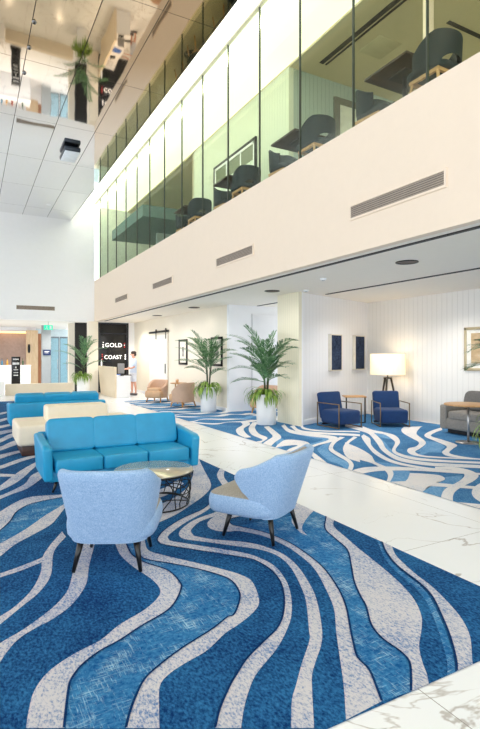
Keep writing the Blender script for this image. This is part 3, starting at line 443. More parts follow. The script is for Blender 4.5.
U0 = 4.69; ZC = 3.02; ZG = 4.77; ZM = 7.24; VF = 21.78
# mirrored ceiling
struct(MB().span((-9, -6, ZM), (3.75, VF, ZM+.10)).build('ceiling', mirror_ceiling()))
struct(MB().span((3.75, -6, 8.08), (U0+.06, VF, 8.2)).build('ceiling_cove', emis('cove_soffit_added_glow', (255, 253, 248), 1.5)))  # soffit itself glows, standing in for light from the cove
struct(MB().span((3.70, -6, ZM+.10), (3.75, VF, 8.08)).build('trim_cove_upstand', m_white))
# far wall with its grille
struct(MB().span((-9, VF, ZC), (U0, VF+.3, 8.2)).build('wall_far', m_white))
# slab: fascia + lounge ceiling
struct(MB().span((U0, -6, ZC), (U0+.12, VF+.3, ZG)).build('wall_fascia', m_cream))
struct(MB().span((U0+.12, -6, ZC), (9.9, VF+.3, ZC+.2)).build('ceiling_lounge', m_soffit))
struct(MB().span((4.92, -6, ZC-.012), (4.99, 21.0, ZC+.004)).build('trim_ceiling_slot', m_slot))
struct(MB().span((7.28, -6, ZC-.012), (7.35, 9.3, ZC+.004)).build('trim_ceiling_slot.001', m_slot))
struct(MB().span((7.28, 10.3, ZC-.012), (7.35, 12.45, ZC+.004)).build('trim_ceiling_slot.002', m_slot))
struct(MB().span((U0+.12, -6, ZG-.12), (9.9, VF+.3, ZG-.005)).build('floor_upper', plain('upper_floor_carpet', (176, 166, 146), .9)))
# lounge walls
struct(MB().span((9.55, -6, 0), (9.7, 11, ZC)).build('wall_right', m_white_bead))
wl = MB().span((.13, 0, 0), (3.34, .16, ZC)).build('wall_lounge_back', m_white_bead_x); struct(wl)
wl.location = (6.46, 9.26, 0); wl.rotation_euler = (0, 0, math.atan2(1.10, 3.12))
bb = MB().span((.13, -.024, 0), (3.30, 0, .12), .006).build('baseboard_lounge_back', m_white); struct(bb)
bb.location = wl.location; bb.rotation_euler = wl.rotation_euler
pl = MB(); pl.span((6.48, 9.22, 0), (6.56, 10.1, ZC)); struct(pl.build('wall_pillar', m_cream_bead))
struct(MB().span((6.56, 9.22, 0), (6.60, 9.27, ZC)).build('trim_pillar_end', m_white))
struct(MB().span((6.56, 10.02, 0), (7.6, 10.1, ZC)).build('wall_recess_side', m_white))
struct(MB().span((6.40, 12.5, 0), (9.9, 12.62, ZC)).build('wall_recess_end', m_white))
struct(MB().span((6.40, 12.62, 0), (6.52, VF, ZC)).build('wall_lounge_side', m_creamwall))
struct(MB().span((6.38, 12.63, 0), (6.40, VF, .1)).build('baseboard_side', m_white))
# white flush door in the recess end wall
dr = MB().span((7.15, 12.46, .0), (7.95, 12.5, 2.75), .005).build('door_1', m_white); struct(dr)
MB().span((7.135, 12.485, 0), (7.15, 12.499, 2.79)).build('door_frame', plain('grey_shadow_gap', (190, 190, 192), .6), dr)

# upper storey behind the glass
UW = 6.1
struct(MB().span((UW, 9.05, ZG), (UW+.12, 14.4, 7.9)).build('wall_upper_side', m_green_bead))
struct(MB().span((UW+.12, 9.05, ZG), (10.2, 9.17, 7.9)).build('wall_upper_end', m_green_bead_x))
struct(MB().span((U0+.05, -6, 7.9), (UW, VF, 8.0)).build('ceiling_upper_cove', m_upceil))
struct(MB().span((UW, -6, 7.86), (10.2, VF, 7.96)).build('ceiling_upper', m_upceil2))
struct(MB().span((10.1, -6, ZG), (10.2, VF, 7.9)).build('wall_upper_right', m_tan_up))
struct(MB().span((UW, 14.28, ZG), (10.2, 14.4, 7.9)).build('wall_upper_return', m_tan_up))
struct(MB().span((8.2, 14.4, ZG), (8.32, VF, 7.9)).build('wall_upper_back', m_tan_up))
struct(MB().span((U0+.2, VF-.1, ZG), (10.2, VF, 8.0)).build('wall_upper_far', plain('far_upper_wall', (226, 232, 222), .6)))
struct(MB().span((5.2, 16.6, 6.35), (8.2, 20.8, 6.75)).build('trim_upper_soffit', m_tealsoffit))
struct(MB().span((6.4, 18.6, ZG), (8.2, 18.75, 6.35)).build('wall_upper_screen', plain('pale_blue_grey_wall', (176, 190, 188), .5)))
struct(MB().span((6.58, -6, 7.845), (6.68, 8.6, 7.862)).build('trim_upper_slot', m_slot))
struct(MB().span((6.73, -6, 7.845), (6.77, 8.6, 7.862)).build('trim_upper_slot.001', m_slot))
struct(MB().span((4.80, -6, 7.80), (4.86, VF-.2, 7.86)).build('trim_upper_cove_light', emis('upper_cove_tube', (253, 250, 226), 7.0)))
struct(MB().span((7.9, 6.36, 7.845), (9.9, 6.44, 7.862)).build('trim_upper_slot.002', m_slot))
struct(MB().span((7.05, 7.3, 7.852), (7.65, 7.9, 7.862), .004).build('trim_access_panel', plain('access_panel', (196, 186, 152), .6)))
# glazing, one panel each
gp = 1.284; k = 0
for i in range(-7, 14):
    v0 = 4.11+gp*i; v1 = min(v0+gp, VF)
    if v1-v0 < .3: continue
    k += 1
    g = struct(MB().span((U0+.02, v0+.006, ZG-.01), (U0+.032, v1-.006, 8.09)).build('window_%d' % k, m_glass))
    j = MB().span((U0+.012, v0-.009, ZG), (U0+.045, v0+.009, 8.09)).build('joint', m_edge, g)
struct(MB().span((U0-.005, -6, 8.03), (U0+.07, VF, 8.09), .005).build('trim_glazing_head', plain('glazing_head_metal', (190, 186, 166), .5)))
# a cream column of the upper storey, beside the near table
struct(MB().span((6.40, 5.55, ZG), (6.52, 5.67, 7.86), .01).build('column_upper', m_cream))
# black framed window on the upper beadboard wall
w = thing('wall_window', 'black framed white window on the green lit upstairs wall', 'window', (UW, 11.6, 5.35))
f = MB()
for a, b in (((-.05, -1.18, -.05), (0, 1.18, .02)), ((-.05, -1.18, 1.46), (0, 1.18, 1.53)), ((-.05, -1.18, -.05), (0, -1.11, 1.53)), ((-.05, 1.11, -.05), (0, 1.18, 1.53))): f.span(a, b, .006)
f.build('frame', m_dark, w)
f = MB()
f.span((-.04, -1.11, .03), (-.004, -1.05, 1.46)); f.span((-.04, 1.05, .03), (-.004, 1.11, 1.46)); f.span((-.04, -1.1, .03), (-.004, 1.1, .08)); f.span((-.04, -1.1, 1.40), (-.004, 1.1, 1.46))
f.span((-.035, -.42, .05), (-.004, -.37, 1.42)); f.span((-.035, .37, .05), (-.004, .42, 1.42))
f.build('sash', m_white, w)
MB().span((-.02, -1.05, .08), (-.006, 1.05, 1.42)).build('pane', plain('pale_window_pane', (222, 232, 214), .2), w)
MB().span((-.026, -1.05, 1.02), (-.019, 1.05, 1.42)).build('blind', plain('olive_blind', (120, 126, 104), .6), w)
# upper doorway
d2 = struct(MB().span((7.47, 9.02, ZG), (8.33, 9.05, 7.36)).build('door_2', plain('pale_upper_door', (226, 226, 214), .5)))
f = MB(); f.span((7.32, 8.99, ZG), (7.47, 9.05, 7.5)); f.span((8.33, 8.99, ZG), (8.48, 9.05, 7.5)); f.span((7.47, 8.99, 7.36), (8.33, 9.05, 7.5))
f.build('frame', plain('grey_door_frame', (110, 108, 96), .5), d2)
MB().box((7.56, 8.98, 6.1), (.03, .05, .22), .008).build('handle', m_dark, d2)

# ------------------------------------------------------------------ vents
def vent(loc, rz, L, Hh, label, group):
    t = thing('air_vent', label, 'vent', loc, rz, group)
    f = MB()
    f.span((-L/2-.03, -.02, -Hh/2-.03), (L/2+.03, 0, -Hh/2)); f.span((-L/2-.03, -.02, Hh/2), (L/2+.03, 0, Hh/2+.03))
    f.span((-L/2-.03, -.02, -Hh/2), (-L/2, 0, Hh/2)); f.span((L/2, -.02, -Hh/2), (L/2+.03, 0, Hh/2))
    f.build('frame', m_cream if group else m_white, t)
    MB().span((-L/2, -.004, -Hh/2), (L/2, 0, Hh/2)).build('backing', m_grilledark, t)
    s = MB()
    for i in range(6): s.box((0, -.010, -Hh/2+Hh*(i+.5)/6), (L, .016, Hh/6*.62), rot=(R(25), 0, 0))
    s.build('louvre', m_grille, t)
    return t
vl = ['long grey air vent in the cream fascia nearest the camera, above the blue armchairs',
      'grey air vent in the cream fascia, second nearest, above the right-hand big potted palm',
      'small looking grey air vent in the cream fascia above the tan armchairs and barn door',
      'farthest grey air vent in the cream fascia, above the black gold coast sign']
for vv, lb in zip((4.62, 8.94, 13.2, 17.45), vl): vent((U0, vv, 3.585), -PI/2, 1.56, .16, lb, 'air vents in the cream fascia')
vent((2.36, VF, 3.51), 0, 1.45, .16, 'dark slotted air vent high on the white far wall', None)

# ------------------------------------------------------------------ ceiling fittings
def downlight(loc, label, dark=True):
    t = thing('downlight', label, 'light', loc, 0, 'recessed downlights in the lounge ceiling')
    MB().lathe([(.17, 0), (.17, -.012), (.145, -.014), (.14, -.004)], seg=28).build('trim_ring', m_dark if dark else m_white, t)
    MB().lathe([(.14, -.006), (.05, -.002)], seg=28).build('reflector', m_grilledark, t)
    return t
downlight((5.87, 5.5, ZC), 'round dark downlight in the lounge ceiling nearest the camera')
downlight((5.89, 9.4, ZC), 'round dark downlight in the ceiling above the larger front potted palm')
downlight((5.90, 13.8, ZC), 'round dark downlight in the ceiling near the rear potted palm')
downlight((5.92, 17.2, ZC), 'round dark downlight in the ceiling near the barn door rail')
def detector(loc, label):
    t = thing('smoke_detector', label, 'detector', loc, 0, 'small white ceiling detectors')
    MB().lathe([(.06, 0), (.06, -.02), (.045, -.035), (.02, -.04)], seg=20).build('body', m_white, t)
    MB().lathe([(.03, -.038), (.028, -.046), (.01, -.048)], seg=14).build('sensor', m_steel, t)
detector((5.75, 7.4, ZC), 'small white ceiling detector just inside the near dark slot')
detector((6.45, 8.9, ZC), 'small white ceiling detector near the cream pillar top')
def sprinkler(loc, label):
    t = thing('ceiling_sprinkler', label, 'sprinkler', loc, 0, 'sprinkler heads on the mirrored ceiling')
    MB().lathe([(.04, 0), (.04, -.008), (.012, -.012)], seg=16).build('escutcheon', m_steel, t)
    MB().lathe([(.010, -.010), (.010, -.026), (.022, -.028), (.022, -.034)], seg=12).build('deflector', m_dark, t)
sprinkler((.96, 9.1, ZM), 'small dark sprinkler on the mirrored ceiling nearest the camera')
sprinkler((.96, 9.9, ZM), 'small dark sprinkler on the mirrored ceiling, middle of three along the seam')
sprinkler((.96, 10.84, ZM), 'small dark sprinkler on the mirrored ceiling, farthest of three along the seam')
t = thing('ceiling_speaker', 'flat pale box with dark front edge hanging on the mirrored ceiling', 'speaker', (2.43, 14.35, ZM))
MB().box((0, 0, -.10), (.42, .85, .12), .03).build('housing', plain('dark_speaker_body', (34, 44, 58), .35), t)
MB().box((0, .02, -.168), (.38, .80, .012), .004).build('grille', plain('pale_speaker_grille', (236, 242, 248), .5), t)
MB().box((0, 0, -.02), (.2, .2, .04)).build('bracket', m_steel, t)
t = thing('recessed_spotlight', 'tiny bright round spotlight in the mirrored ceiling near the far wall', 'light', (2.62, 19.9, ZM))
MB().lathe([(.09, 0), (.09, -.012), (.07, -.014)], seg=20).build('ring', m_white, t)
MB().lathe([(.07, -.012), (.01, -.013)], seg=20).build('lens', emis('spot_lens', (255, 252, 245), 6), t)
# ------------------------------------------------------------------ pale tub armchairs
def tub_shell(a, b, zb, hback, harm, phim, thick, flare, n=44, drop=.55):
    """U-shaped padded back that falls towards the arm fronts; returns rows of sections"""
    rows = []
    for i in range(n+1):
        ph = -phim+2*phim*i/n; q = abs(ph)/phim
        t = max(0, (q-.36)/(1-.36)); t = t*t*(3-2*t)
        top = hback+(harm-hback)*t
        if q > .86: top -= (top-zb)*.0
        sec = []
        m = 9
        def pt(inner, z):
            s = 1-flare*(1-(z-zb)/(hback-zb)); r = (-thick if inner else 0)
            x = (a*s+r)*math.sin(ph); y = -(b*s+r)*math.cos(ph)
            # square the plan slightly
            return Vector((x, y, z))
        for k in range(m): sec.append(pt(False, zb+(top-.03-zb)*k/(m-1)))
        for k in range(1, 6):
            an = PI*k/6; o = pt(False, top-.03); inn = pt(True, top-.03); c = (o+inn)/2; h = (o-inn)/2
            sec.append(c+h*math.cos(an)+Vector((0, 0, .03*math.sin(an))))
        for k in range(m): sec.append(pt(True, top-.03+(zb+.10-top+.03)*k/(m-1)))
        rows.append(sec)
    return rows
def wing_shell(a, b, phim, thick, zb0, ztop, ztip, flare, yo=0, n=56, zin=None, lean=.20):
    """wrap-round back whose lower edge sweeps up to the wing tips"""
    rows = []; m = 10
    for i in range(n+1):
        q = -1+2*i/n; ph = phim*q; q = abs(q)
        t = max(0, (q-.45)/.55); top = ztop+(ztip+.035-ztop)*(t*t*(3-2*t)*.2+t*.8)
        s_ = max(0, (q-.56)/.44); bot = zb0+(ztip-.03-zb0)*s_**1.35
        if q > .93: e = (q-.93)/.07; top -= .03*e*e; bot += .0*e
        th = thick*(1-.35*max(0, (q-.8)/.2))
        er = min(.03, (top-bot)*.4)
        def pt(inner, z):
            f = 1-flare*max(0, 1-(z-.23)/(ztop-.23)); r = -th if inner else 0
            sx, cx = math.sin(ph), math.cos(ph)
            sx = math.copysign(abs(sx)**.52, sx); cx = math.copysign(abs(cx)**.8, cx)
            return Vector(((a*f+r)*sx, yo-(b*f+r)*cx-lean*max(0, z-.23)*max(0, cx)**.5, z))
        sec = [pt(False, bot+(top-er-bot)*k/(m-1)) for k in range(m)]
        for k in range(1, 6):
            an = PI*k/6; o = pt(False, top-er); inn = pt(True, top-er); c = (o+inn)/2; h = (o-inn)/2
            sec.append(c+h*math.cos(an)+Vector((0, 0, er*math.sin(an))))
        zi = bot if zin is None else max(bot, min(zin, top-er-.01))
        sec += [pt(True, top-er+(zi-top+er)*k/(m-1)) for k in range(m)]
        rows.append(sec)
    return rows
def rounded_seat(mb, w, y0, y1, z0, z1, rf, mi_side=0, mi_top=1, rb=.2):
    """seat pad with rounded plan: wide front corners, soft top edge"""
    plan = []
    hw = w/2
    def arc(cx, cy, r, a0, a1, n=7):
        for k in range(n+1):
            an = a0+(a1-a0)*k/n; plan.append((cx+r*math.cos(an), cy+r*math.sin(an)))
    arc(hw-rf, y1-rf, rf, 0, PI/2); arc(-hw+rf, y1-rf, rf, PI/2, PI); arc(-hw+rb, y0+rb, rb, PI, 1.5*PI); arc(hw-rb, y0+rb, rb, 1.5*PI, 2*PI)
    cx, cy = 0, (y0+y1)/2
    def lv(s, z, dz=0): return [Vector((cx+(x-cx)*s, cy+(y-cy)*s, z)) for x, y in plan]
    h = z1-z0
    rows = [lv(.80, z0), lv(.93, z0+.01), lv(.985, z0+h*.2), lv(1, z0+h*.45), lv(1, z0+h*.62), lv(.985, z0+h*.80), lv(.955, z0+h*.92)]
    mb.grid(rows, True, mi_side, True)
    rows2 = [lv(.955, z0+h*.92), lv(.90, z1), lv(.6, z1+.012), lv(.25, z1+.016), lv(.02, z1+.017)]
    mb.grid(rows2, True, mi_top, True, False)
    mb.bm.faces.new([mb.bm.verts.new(p) for p in rows[0][::-1]]).material_index = mi_side
def taper_leg(p0, p1, r0, r1):
    return MB().tube([p0, [(p0[i]+p1[i])/2 for i in range(3)], p1], [r0, (r0+r1)/2, r1], 10)
def make_tub(label, loc, rz):
    t = thing('tub_armchair', label, 'armchair', loc, rz, 'pale blue tub armchairs by the round table')
    mb = MB(); mb.grid(wing_shell(.388, .315, R(104), .055, .225, .790, .58, .22, -.0), False, 0, True, True); mb.build('backrest', [m_bluefab], t)
    mb = MB(); mb.grid(wing_shell(.337, .264, R(101), .012, .36, .767, .585, .20, -.0), False, 0, True, True); mb.build('inner_back', [m_bluefab_warmlit], t)
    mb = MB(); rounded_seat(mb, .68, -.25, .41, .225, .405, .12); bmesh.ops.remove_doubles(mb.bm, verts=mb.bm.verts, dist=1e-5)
    mb.build('seat', [m_bluefab, m_bluefab_warmlit], t)
    for sx in (-1, 1):
        for sy in (-1, 1):
            taper_leg((sx*.20, sy*.19+.02, .24), (sx*.245, sy*.245+.02, .0125), .026, .013).build('leg', m_black_leg, t)
    return t
def heading(f): return math.atan2(f[1], f[0])-PI/2
make_tub('pale blue tub armchair seen from behind, in front of the round wire table', (0.985, 3.88, 0), heading((.45, .89)))
make_tub('pale blue tub armchair turned sideways beside the white marble walkway', (2.31, 3.84, 0), heading((-.52, .85)))

# ------------------------------------------------------------------ turquoise sofas (local: faces -y, centre of footprint at origin)
def make_sofa(label, loc, rz):
    t = thing('three_seat_sofa', label, 'sofa', loc, rz, 'turquoise leather three seat sofas')
    W, Dp = 1.90, .86; hw, hd = W/2, Dp/2
    MB().box((0, .02, .19), (W-.12, Dp-.08, .12), .02).build('seat_base', m_leather, t)
    MB().box((0, hd-.06, .385), (W-.02, .11, .47), .035, rot=(R(-5), 0, 0), seg=3).build('back_panel', m_leather, t)
    for sx in (-1, 1):
        # arm: side panel, sloped top, leaning a little outwards
        prof = [(-hd, .15), (hd-.03, .15), (hd+.01, .60), (hd-.10, .615), (-hd+.06, .565), (-hd-.01, .53)]
        mb = MB(); bm = bmesh.new(); th = .105
        A = [bm.verts.new((0, y, z)) for y, z in prof]; B = [bm.verts.new((th, y, z)) for y, z in prof]; n = len(prof)
        for i in range(n): bm.faces.new((A[i], A[(i+1) % n], B[(i+1) % n], B[i]))
        bm.faces.new(A[::-1]); bm.faces.new(B)
        bmesh.ops.recalc_face_normals(bm, faces=bm.faces)
        bmesh.ops.bevel(bm, geom=bm.edges[:], offset=.03, segments=3, profile=.5, affect='EDGES')
        for v in bm.verts: v.co.x += sx*(v.co.z-.15)*.05
        for f in bm.faces: f.smooth = True
        mb._merge(bm, Matrix.Translation(((hw-th if sx > 0 else -hw), 0, 0)))
        mb.build('armrest', m_leather, t)
    cw = (W-.24)/3
    for i in (-1, 0, 1):
        c = MB().sup((i*cw, -.085, .315), (cw-.004, .70, .17), .16, .12).build('seat_cushion', m_leather, t)
        MB().sup((i*(cw+.005), .20, .585), (cw+.028, .18, .42), .24, .12, rot=(R(-14), 0, 0)).build('back_cushion', m_leather, t)
    for sx in (-1, 1):
        for sy in (-1, 1):
            taper_leg((sx*(hw-.16), sy*(hd-.12), .15), (sx*(hw-.10), sy*(hd-.07), .0150), .022, .012).build('leg', m_black_leg, t)
    return t
s1 = make_sofa('turquoise three seat sofa facing the round wire coffee table', (1.69, 6.45, 0), 0)
s2 = dup(s1, (1.67, 11.55, 0), PI, 'turquoise three seat sofa turned away, behind the cream ottoman')

# ------------------------------------------------------------------ cream ottoman with raised middle
t = thing('ottoman', 'cream leather ottoman with raised middle bolster between the two turquoise sofas', 'ottoman', (1.63, 9.02, 0))
MB().box((0, 0, .335), (1.96, 1.14, .33), .05, seg=3).build('seat', m_cream_lea, t)
MB().box((0, .02, .615), (1.02, .42, .27), .045, seg=3).build('bolster', m_cream_lea, t)
MB().box((0, 0, .092), (1.82, 1.0, .166), .01).build('plinth', m_darkwood, t)

# ------------------------------------------------------------------ round wire coffee table
t = thing('coffee_table', 'low round coffee table with smoky top and black wire drum base', 'table', (1.74, 5.16, 0))
r0 = .42
MB().lathe([(.0, .362), (r0-.012, .362), (r0, .368), (r0, .374), (r0-.004, .380), (0.0, .381)], seg=64, cap=False).build('tabletop', m_tabletop, t)
MB().ring((0, 0, .354), r0-.012, .010, 64, 6).build('top_ring', m_dark, t)
mb = MB().ring((0, 0, .0155), r0-.05, .007, 56, 6); mb.build('bottom_ring', m_dark, t)
rods = MB(); rng = random.Random(3)
for i in range(20):
    a = 2*PI*i/20; da = rng.uniform(-.25, .25); P = []
    for k in range(7):
        f = k/6; aa = a+da*math.sin(f*PI*1.3+i); rr = (r0-.05)+.04*f+.012*math.sin(f*7+i*2)
        P.append((rr*math.cos(aa), rr*math.sin(aa), .015+.338*f))
    rods.tube(P, .0055, 6)
rods.build('wire_rods', m_dark, t)
rg = MB()
for k, z in enumerate((.10, .19, .27)):
    P = [((r0-.045+.035*z/.35)*math.cos(2*PI*i/48), (r0-.045+.035*z/.35)*math.sin(2*PI*i/48), z+.035*math.sin(2*PI*i/48*(3+k)+k*2)) for i in range(49)]
    rg.tube(P, .0055, 6, cap=False)
rg.build('wire_bands', m_dark, t)

# ------------------------------------------------------------------ potted palms
def frond_mesh(L, lift, droop, rng, nl=20, wid=.026, ll=.34):
    """rachis starts at origin, leaves along +x, arches over"""
    mb = MB(); P = []
    ang = lift
    x = z = 0; n = 14
    for i in range(n+1):
        P.append(Vector((x, 0, z))); st = L/n; x += st*math.cos(ang); z += st*math.sin(ang); ang -= droop/n*(0.4+1.2*i/n)
    mb.tube(P, [.008*(1-.8*i/n)+.0012 for i in range(n+1)], 5)
    for i in range(nl):
        f = .14+.86*i/(nl-1); q = f*n; j = min(n-1, int(q)); p = P[j].lerp(P[j+1], q-j); d = (P[min(j+1, n)]-P[j]).normalized()
        up = Vector((-d.z, 0, d.x))
        for s in (-1, 1):
            l = ll*(1.0-.75*abs(f-.45)**1.3*1.6)*rng.uniform(.8, 1.1); l = max(l, .07)
            sw = R(38)*(1-f*.35)+rng.uniform(-.12, .12)
            dr = (d*math.cos(sw)*1+Vector((0, s, 0))*math.sin(sw)*1.25+up*.22).normalized()
            side = dr.cross(up).normalized()*wid*rng.uniform(.8, 1.1)
            a = p; m1 = p+dr*l*.38+Vector((0, 0, -.004)); m2 = p+dr*l*.72+Vector((0, 0, -.05*l)); e = p+dr*l+Vector((0, 0, -.20*l))
            V = [mb.bm.verts.new(c) for c in (a, m1-side*.5, m1+side*.5, m2-side*.36, m2+side*.36, e)]
            for q_ in ((V[0], V[1], V[2]), (V[1], V[3], V[4], V[2]), (V[3], V[5], V[4])): mb.bm.faces.new(q_).smooth = True
    return mb
def make_palm(label, loc, fr, canes, seed, pot=(.235, .70), group='potted palms in white cylindrical planters', under=True, rim=115):
    rng = random.Random(seed)
    t = thing('potted_palm', label, 'plant', loc, 0, group)
    pr, ph = pot
    MB().lathe([(pr*.93, .0075), (pr*.95, .012), (pr, ph-.01), (pr-.005, ph), (pr-.03, ph), (pr-.035, ph-.06)], seg=40).build('planter', m_pot, t)
    MB().lathe([(pr-.034, ph-.055), (.12, ph-.05), (.005, ph-.045)], seg=30, cap=False).build('soil', m_soil, t)
    for (a, zt) in canes:
        MB().tube([(.03*math.cos(a), .03*math.sin(a), ph-.06), (.06*math.cos(a), .06*math.sin(a), (ph+zt)/2), (.10*math.cos(a), .10*math.sin(a), zt)], [.018, .015, .010], 7).build('cane', m_cane, t)
    for (az, zb, L, lift, droop) in fr:
        mb = frond_mesh(L, R(lift), R(droop), rng, 27, .023, .32)
        o = mb.build('frond', m_leaf, t, fix=False); rr = .05
        o.location = (rr*math.cos(R(az)), rr*math.sin(R(az)), zb); o.rotation_euler = (R(rng.uniform(-12, 12)), 0, R(az))
    if under:
        mb = MB()
        for i in range(rim):
            a = rng.uniform(0, 2*PI); L = rng.uniform(.40, .66); lift = rng.uniform(.45, 1.45); r = rng.uniform(.02, .15); ph0 = ph-.05; L *= 1-.42*max(0, math.cos(a))
            P = []; x = r; z = ph0; an = lift
            for k in range(8):
                P.append((x, z)); x += L/7*math.cos(an); z += L/7*math.sin(an); an -= .42
            w0 = rng.uniform(.016, .026); ca, sa = math.cos(a), math.sin(a); vs = []
            for k, (x, z) in enumerate(P):
                w = w0*math.sin(PI*(k+.7)/8.2); vs.append([mb.bm.verts.new((x*ca-w*s*sa, x*sa+w*s*ca, z+.006*abs(s))) for s in (-1, 1)])
            for k in range(7): mb.bm.faces.new((vs[k][0], vs[k][1], vs[k+1][1], vs[k+1][0])).smooth = True
        mb.build('fern_foliage', m_leaf2, t, fix=False)
    return t
# azimuth: camera's right is about -28 deg, camera's left about 152 deg
palm2 = [(152, 1.40, 1.08, 60, 62), (160, 1.20, .85, 44, 40), (145, 1.15, .78, 28, 55), (-78, 1.40, 1.02, 60, 78), (-80, 1.30, 1.02, 52, 70), (-76, 1.15, .80, 40, 60),
         (100, 1.30, .9, 72, 50), (240, 1.3, .9, 66, 60), (120, 1.35, .9, 62, 60), (200, 1.25, .85, 58, 60), (275, 1.3, .85, 60, 60), (152, .98, .70, 14, 40), (250, 1.2, .8, 48, 60), (285, 1.1, .6, 45, 60), (-78, 1.0, .55, 30, 55), (10, 1.4, .75, 82, 30), (180, 1.4, .95, 78, 40), (220, 1.1, .7, 40, 50), (130, 1.0, .8, 66, 50), (-80, 1.0, .8, 66, 50), (200, .95, .7, 62, 50), (250, .95, .75, 70, 50)]
make_palm('tall palm in white planter in front of the cream pillar', (6.02, 9.86, 0), palm2, [(0, 1.35), (1.6, 1.30), (3.1, 1.42), (4.5, 1.28)], 11)
palm1 = [(152, 1.5, 1.0, 52, 60), (165, 1.35, .95, 42, 40), (140, 1.2, .9, 30, 40), (-66, 1.35, .95, 45, 60), (-72, 1.25, .95, 28, 30), (-62, 1.45, .85, 66, 60), (100, 1.4, .85, 74, 60), (240, 1.4, .85, 74, 70), (120, 1.45, .9, 68, 60),
         (200, 1.35, .85, 62, 60), (285, 1.35, .8, 62, 60), (250, 1.25, .75, 55, 60), (270, 1.2, .7, 45, 60), (170, 1.05, .6, 40, 60), (-66, 1.0, .55, 40, 60), (10, 1.4, .75, 82, 30), (180, 1.4, .95, 78, 40), (220, 1.15, .75, 42, 50)]
make_palm('palm in white planter beside the tan armchairs and black framed picture', (5.95, 12.88, 0), palm1, [(.5, 1.45), (2.2, 1.38), (3.7, 1.45), (5.2, 1.3)], 5)
palm0 = [(152, 1.3, 1.2, 40, 50), (-28, 1.4, 1.0, 50, 60), (60, 1.5, 1.1, 75, 60), (240, 1.5, 1.1, 72, 60), (200, 1.4, 1.0, 60, 60), (300, 1.5, 1.1, 62, 60), (120, 1.3, .9, 60, 60), (-28, 1.1, .8, 35, 50), (160, 1.05, .7, 35, 50), (270, 1.1, .8, 50, 60), (20, 1.5, 1.0, 65, 60)]
make_palm('palm in white planter at the far column beside the black doorway', (3.98, 20.5, 0), palm0, [(.5, 1.5), (2.2, 1.5), (3.7, 1.5), (5.2, 1.45)], 9, (.25, .76))
palm3 = [(152, 1.55, .56, 38, 75), (148, 1.40, .55, 24, 55), (160, 1.5, .5, 50, 50), (-28, 1.4, 1.0, 50, 60), (60, 1.35, .9, 72, 60), (240, 1.35, .8, 70, 60), (-10, 1.3, .9, 45, 60), (300, 1.35, .9, 60, 60)]
make_palm('palm at the right picture edge in front of the grey sofa, mostly out of view', (5.98, 3.80, 0), palm3, [(.5, 1.4), (2.2, 1.4), (3.7, 1.4)], 21, rim=120)

# ------------------------------------------------------------------ royal blue armchairs (local: faces -y)
def make_blue(label, loc, rz):
    t = thing('low_armchair', label, 'armchair', loc, rz, 'royal blue armchairs with bronze frame arms')
    MB().box((0, -.06, .235), (.60, .66, .30), .05, seg=3).build('seat', m_navyfab, t)
    MB().box((0, .29, .46), (.60, .17, .60), .05, rot=(R(-13), 0, 0), seg=3).build('backrest', m_navyfab, t)
    for sx in (-1, 1):
        mb = MB(); x = sx*.322; pts = [(-.36, .0075), (-.36, .52), (.36, .52), (.36, .0075)]
        mb.span((x-.009, -.385, .0075), (x+.009, -.36, .54), .003); mb.span((x-.009, -.37, .52), (x+.009, .36, .54), .003); mb.span((x-.009, .335, .0075), (x+.009, .36, .53), .003); mb.span((x-.009, -.37, .0075), (x+.009, .35, .03), .003)
        mb.build('arm_frame', m_brass, t)
    MB().span((-.32, .16, .05), (.32, .20, .085)).build('rail', m_dark, t)
    return t
b1 = make_blue('royal blue armchair seen side on, beside the white pillar wall', (7.27, 8.80, 0), R(2))
b2 = dup(b1, (8.44, 8.42, 0), R(-28), 'royal blue armchair facing the camera in front of the floor lamp')

# small oak side table between them
t = thing('side_table', 'small oak top side table between the two royal blue armchairs', 'table', (8.05, 9.18, 0), R(-28))
MB().box((0, 0, .615), (.50, .40, .03), .008).build('tabletop', m_oak, t)
for sx in (-1, 1): MB().span((sx*.22-.014, -.17, .0075), (sx*.22+.014, -.14, .60)).build('leg', m_dark, t)
MB().span((-.22, -.165, .0075), (.22, -.145, .025)).build('foot_bar', m_dark, t)

# tripod floor lamp
LX, LY = 9.05, 9.10
t = thing('floor_lamp', 'floor lamp with big glowing drum shade on black tripod legs', 'lamp', (LX, LY, 0))
m_shade = NT('glowing_lamp_shade'); m_shade.set(Roughness=.9, Emission_Strength=.40); m_shade.base(m_shade.ramp(m_shade.noise(m_shade.co((60, 60, 2)), 1), [(.3, srgb((250, 232, 196))), (.7, srgb((255, 240, 210)))])); m_shade.b.inputs['Emission Color'].default_value = srgb((255, 232, 186))
MB().lathe([(.42, 1.12), (.415, 1.63), (.405, 1.63), (.41, 1.12)], seg=48, cap=False).build('lamp_shade', m_shade.m, t)
MB().tube([(0, 0, 1.0), (0, 0, 1.5)], .012, 8).build('stem', m_dark, t)
MB().lathe([(.0, 1.30), (.04, 1.33), (.05, 1.38), (.035, 1.44), (0, 1.46)], seg=16, cap=False).build('bulb', emis('warm_bulb', (255, 226, 170), 8), t)
MB().lathe([(.10, 1.02), (.10, 1.05), (.03, 1.06)], seg=20).build('hub', m_dark, t)
for a in (92, 212, 332):
    ca, sa = math.cos(R(a)), math.sin(R(a)); MB().tube([(.08*ca, .08*sa, 1.04), (.30*ca, .30*sa, .0145)], [.026, .022], 8).build('leg', m_black_leg, t)

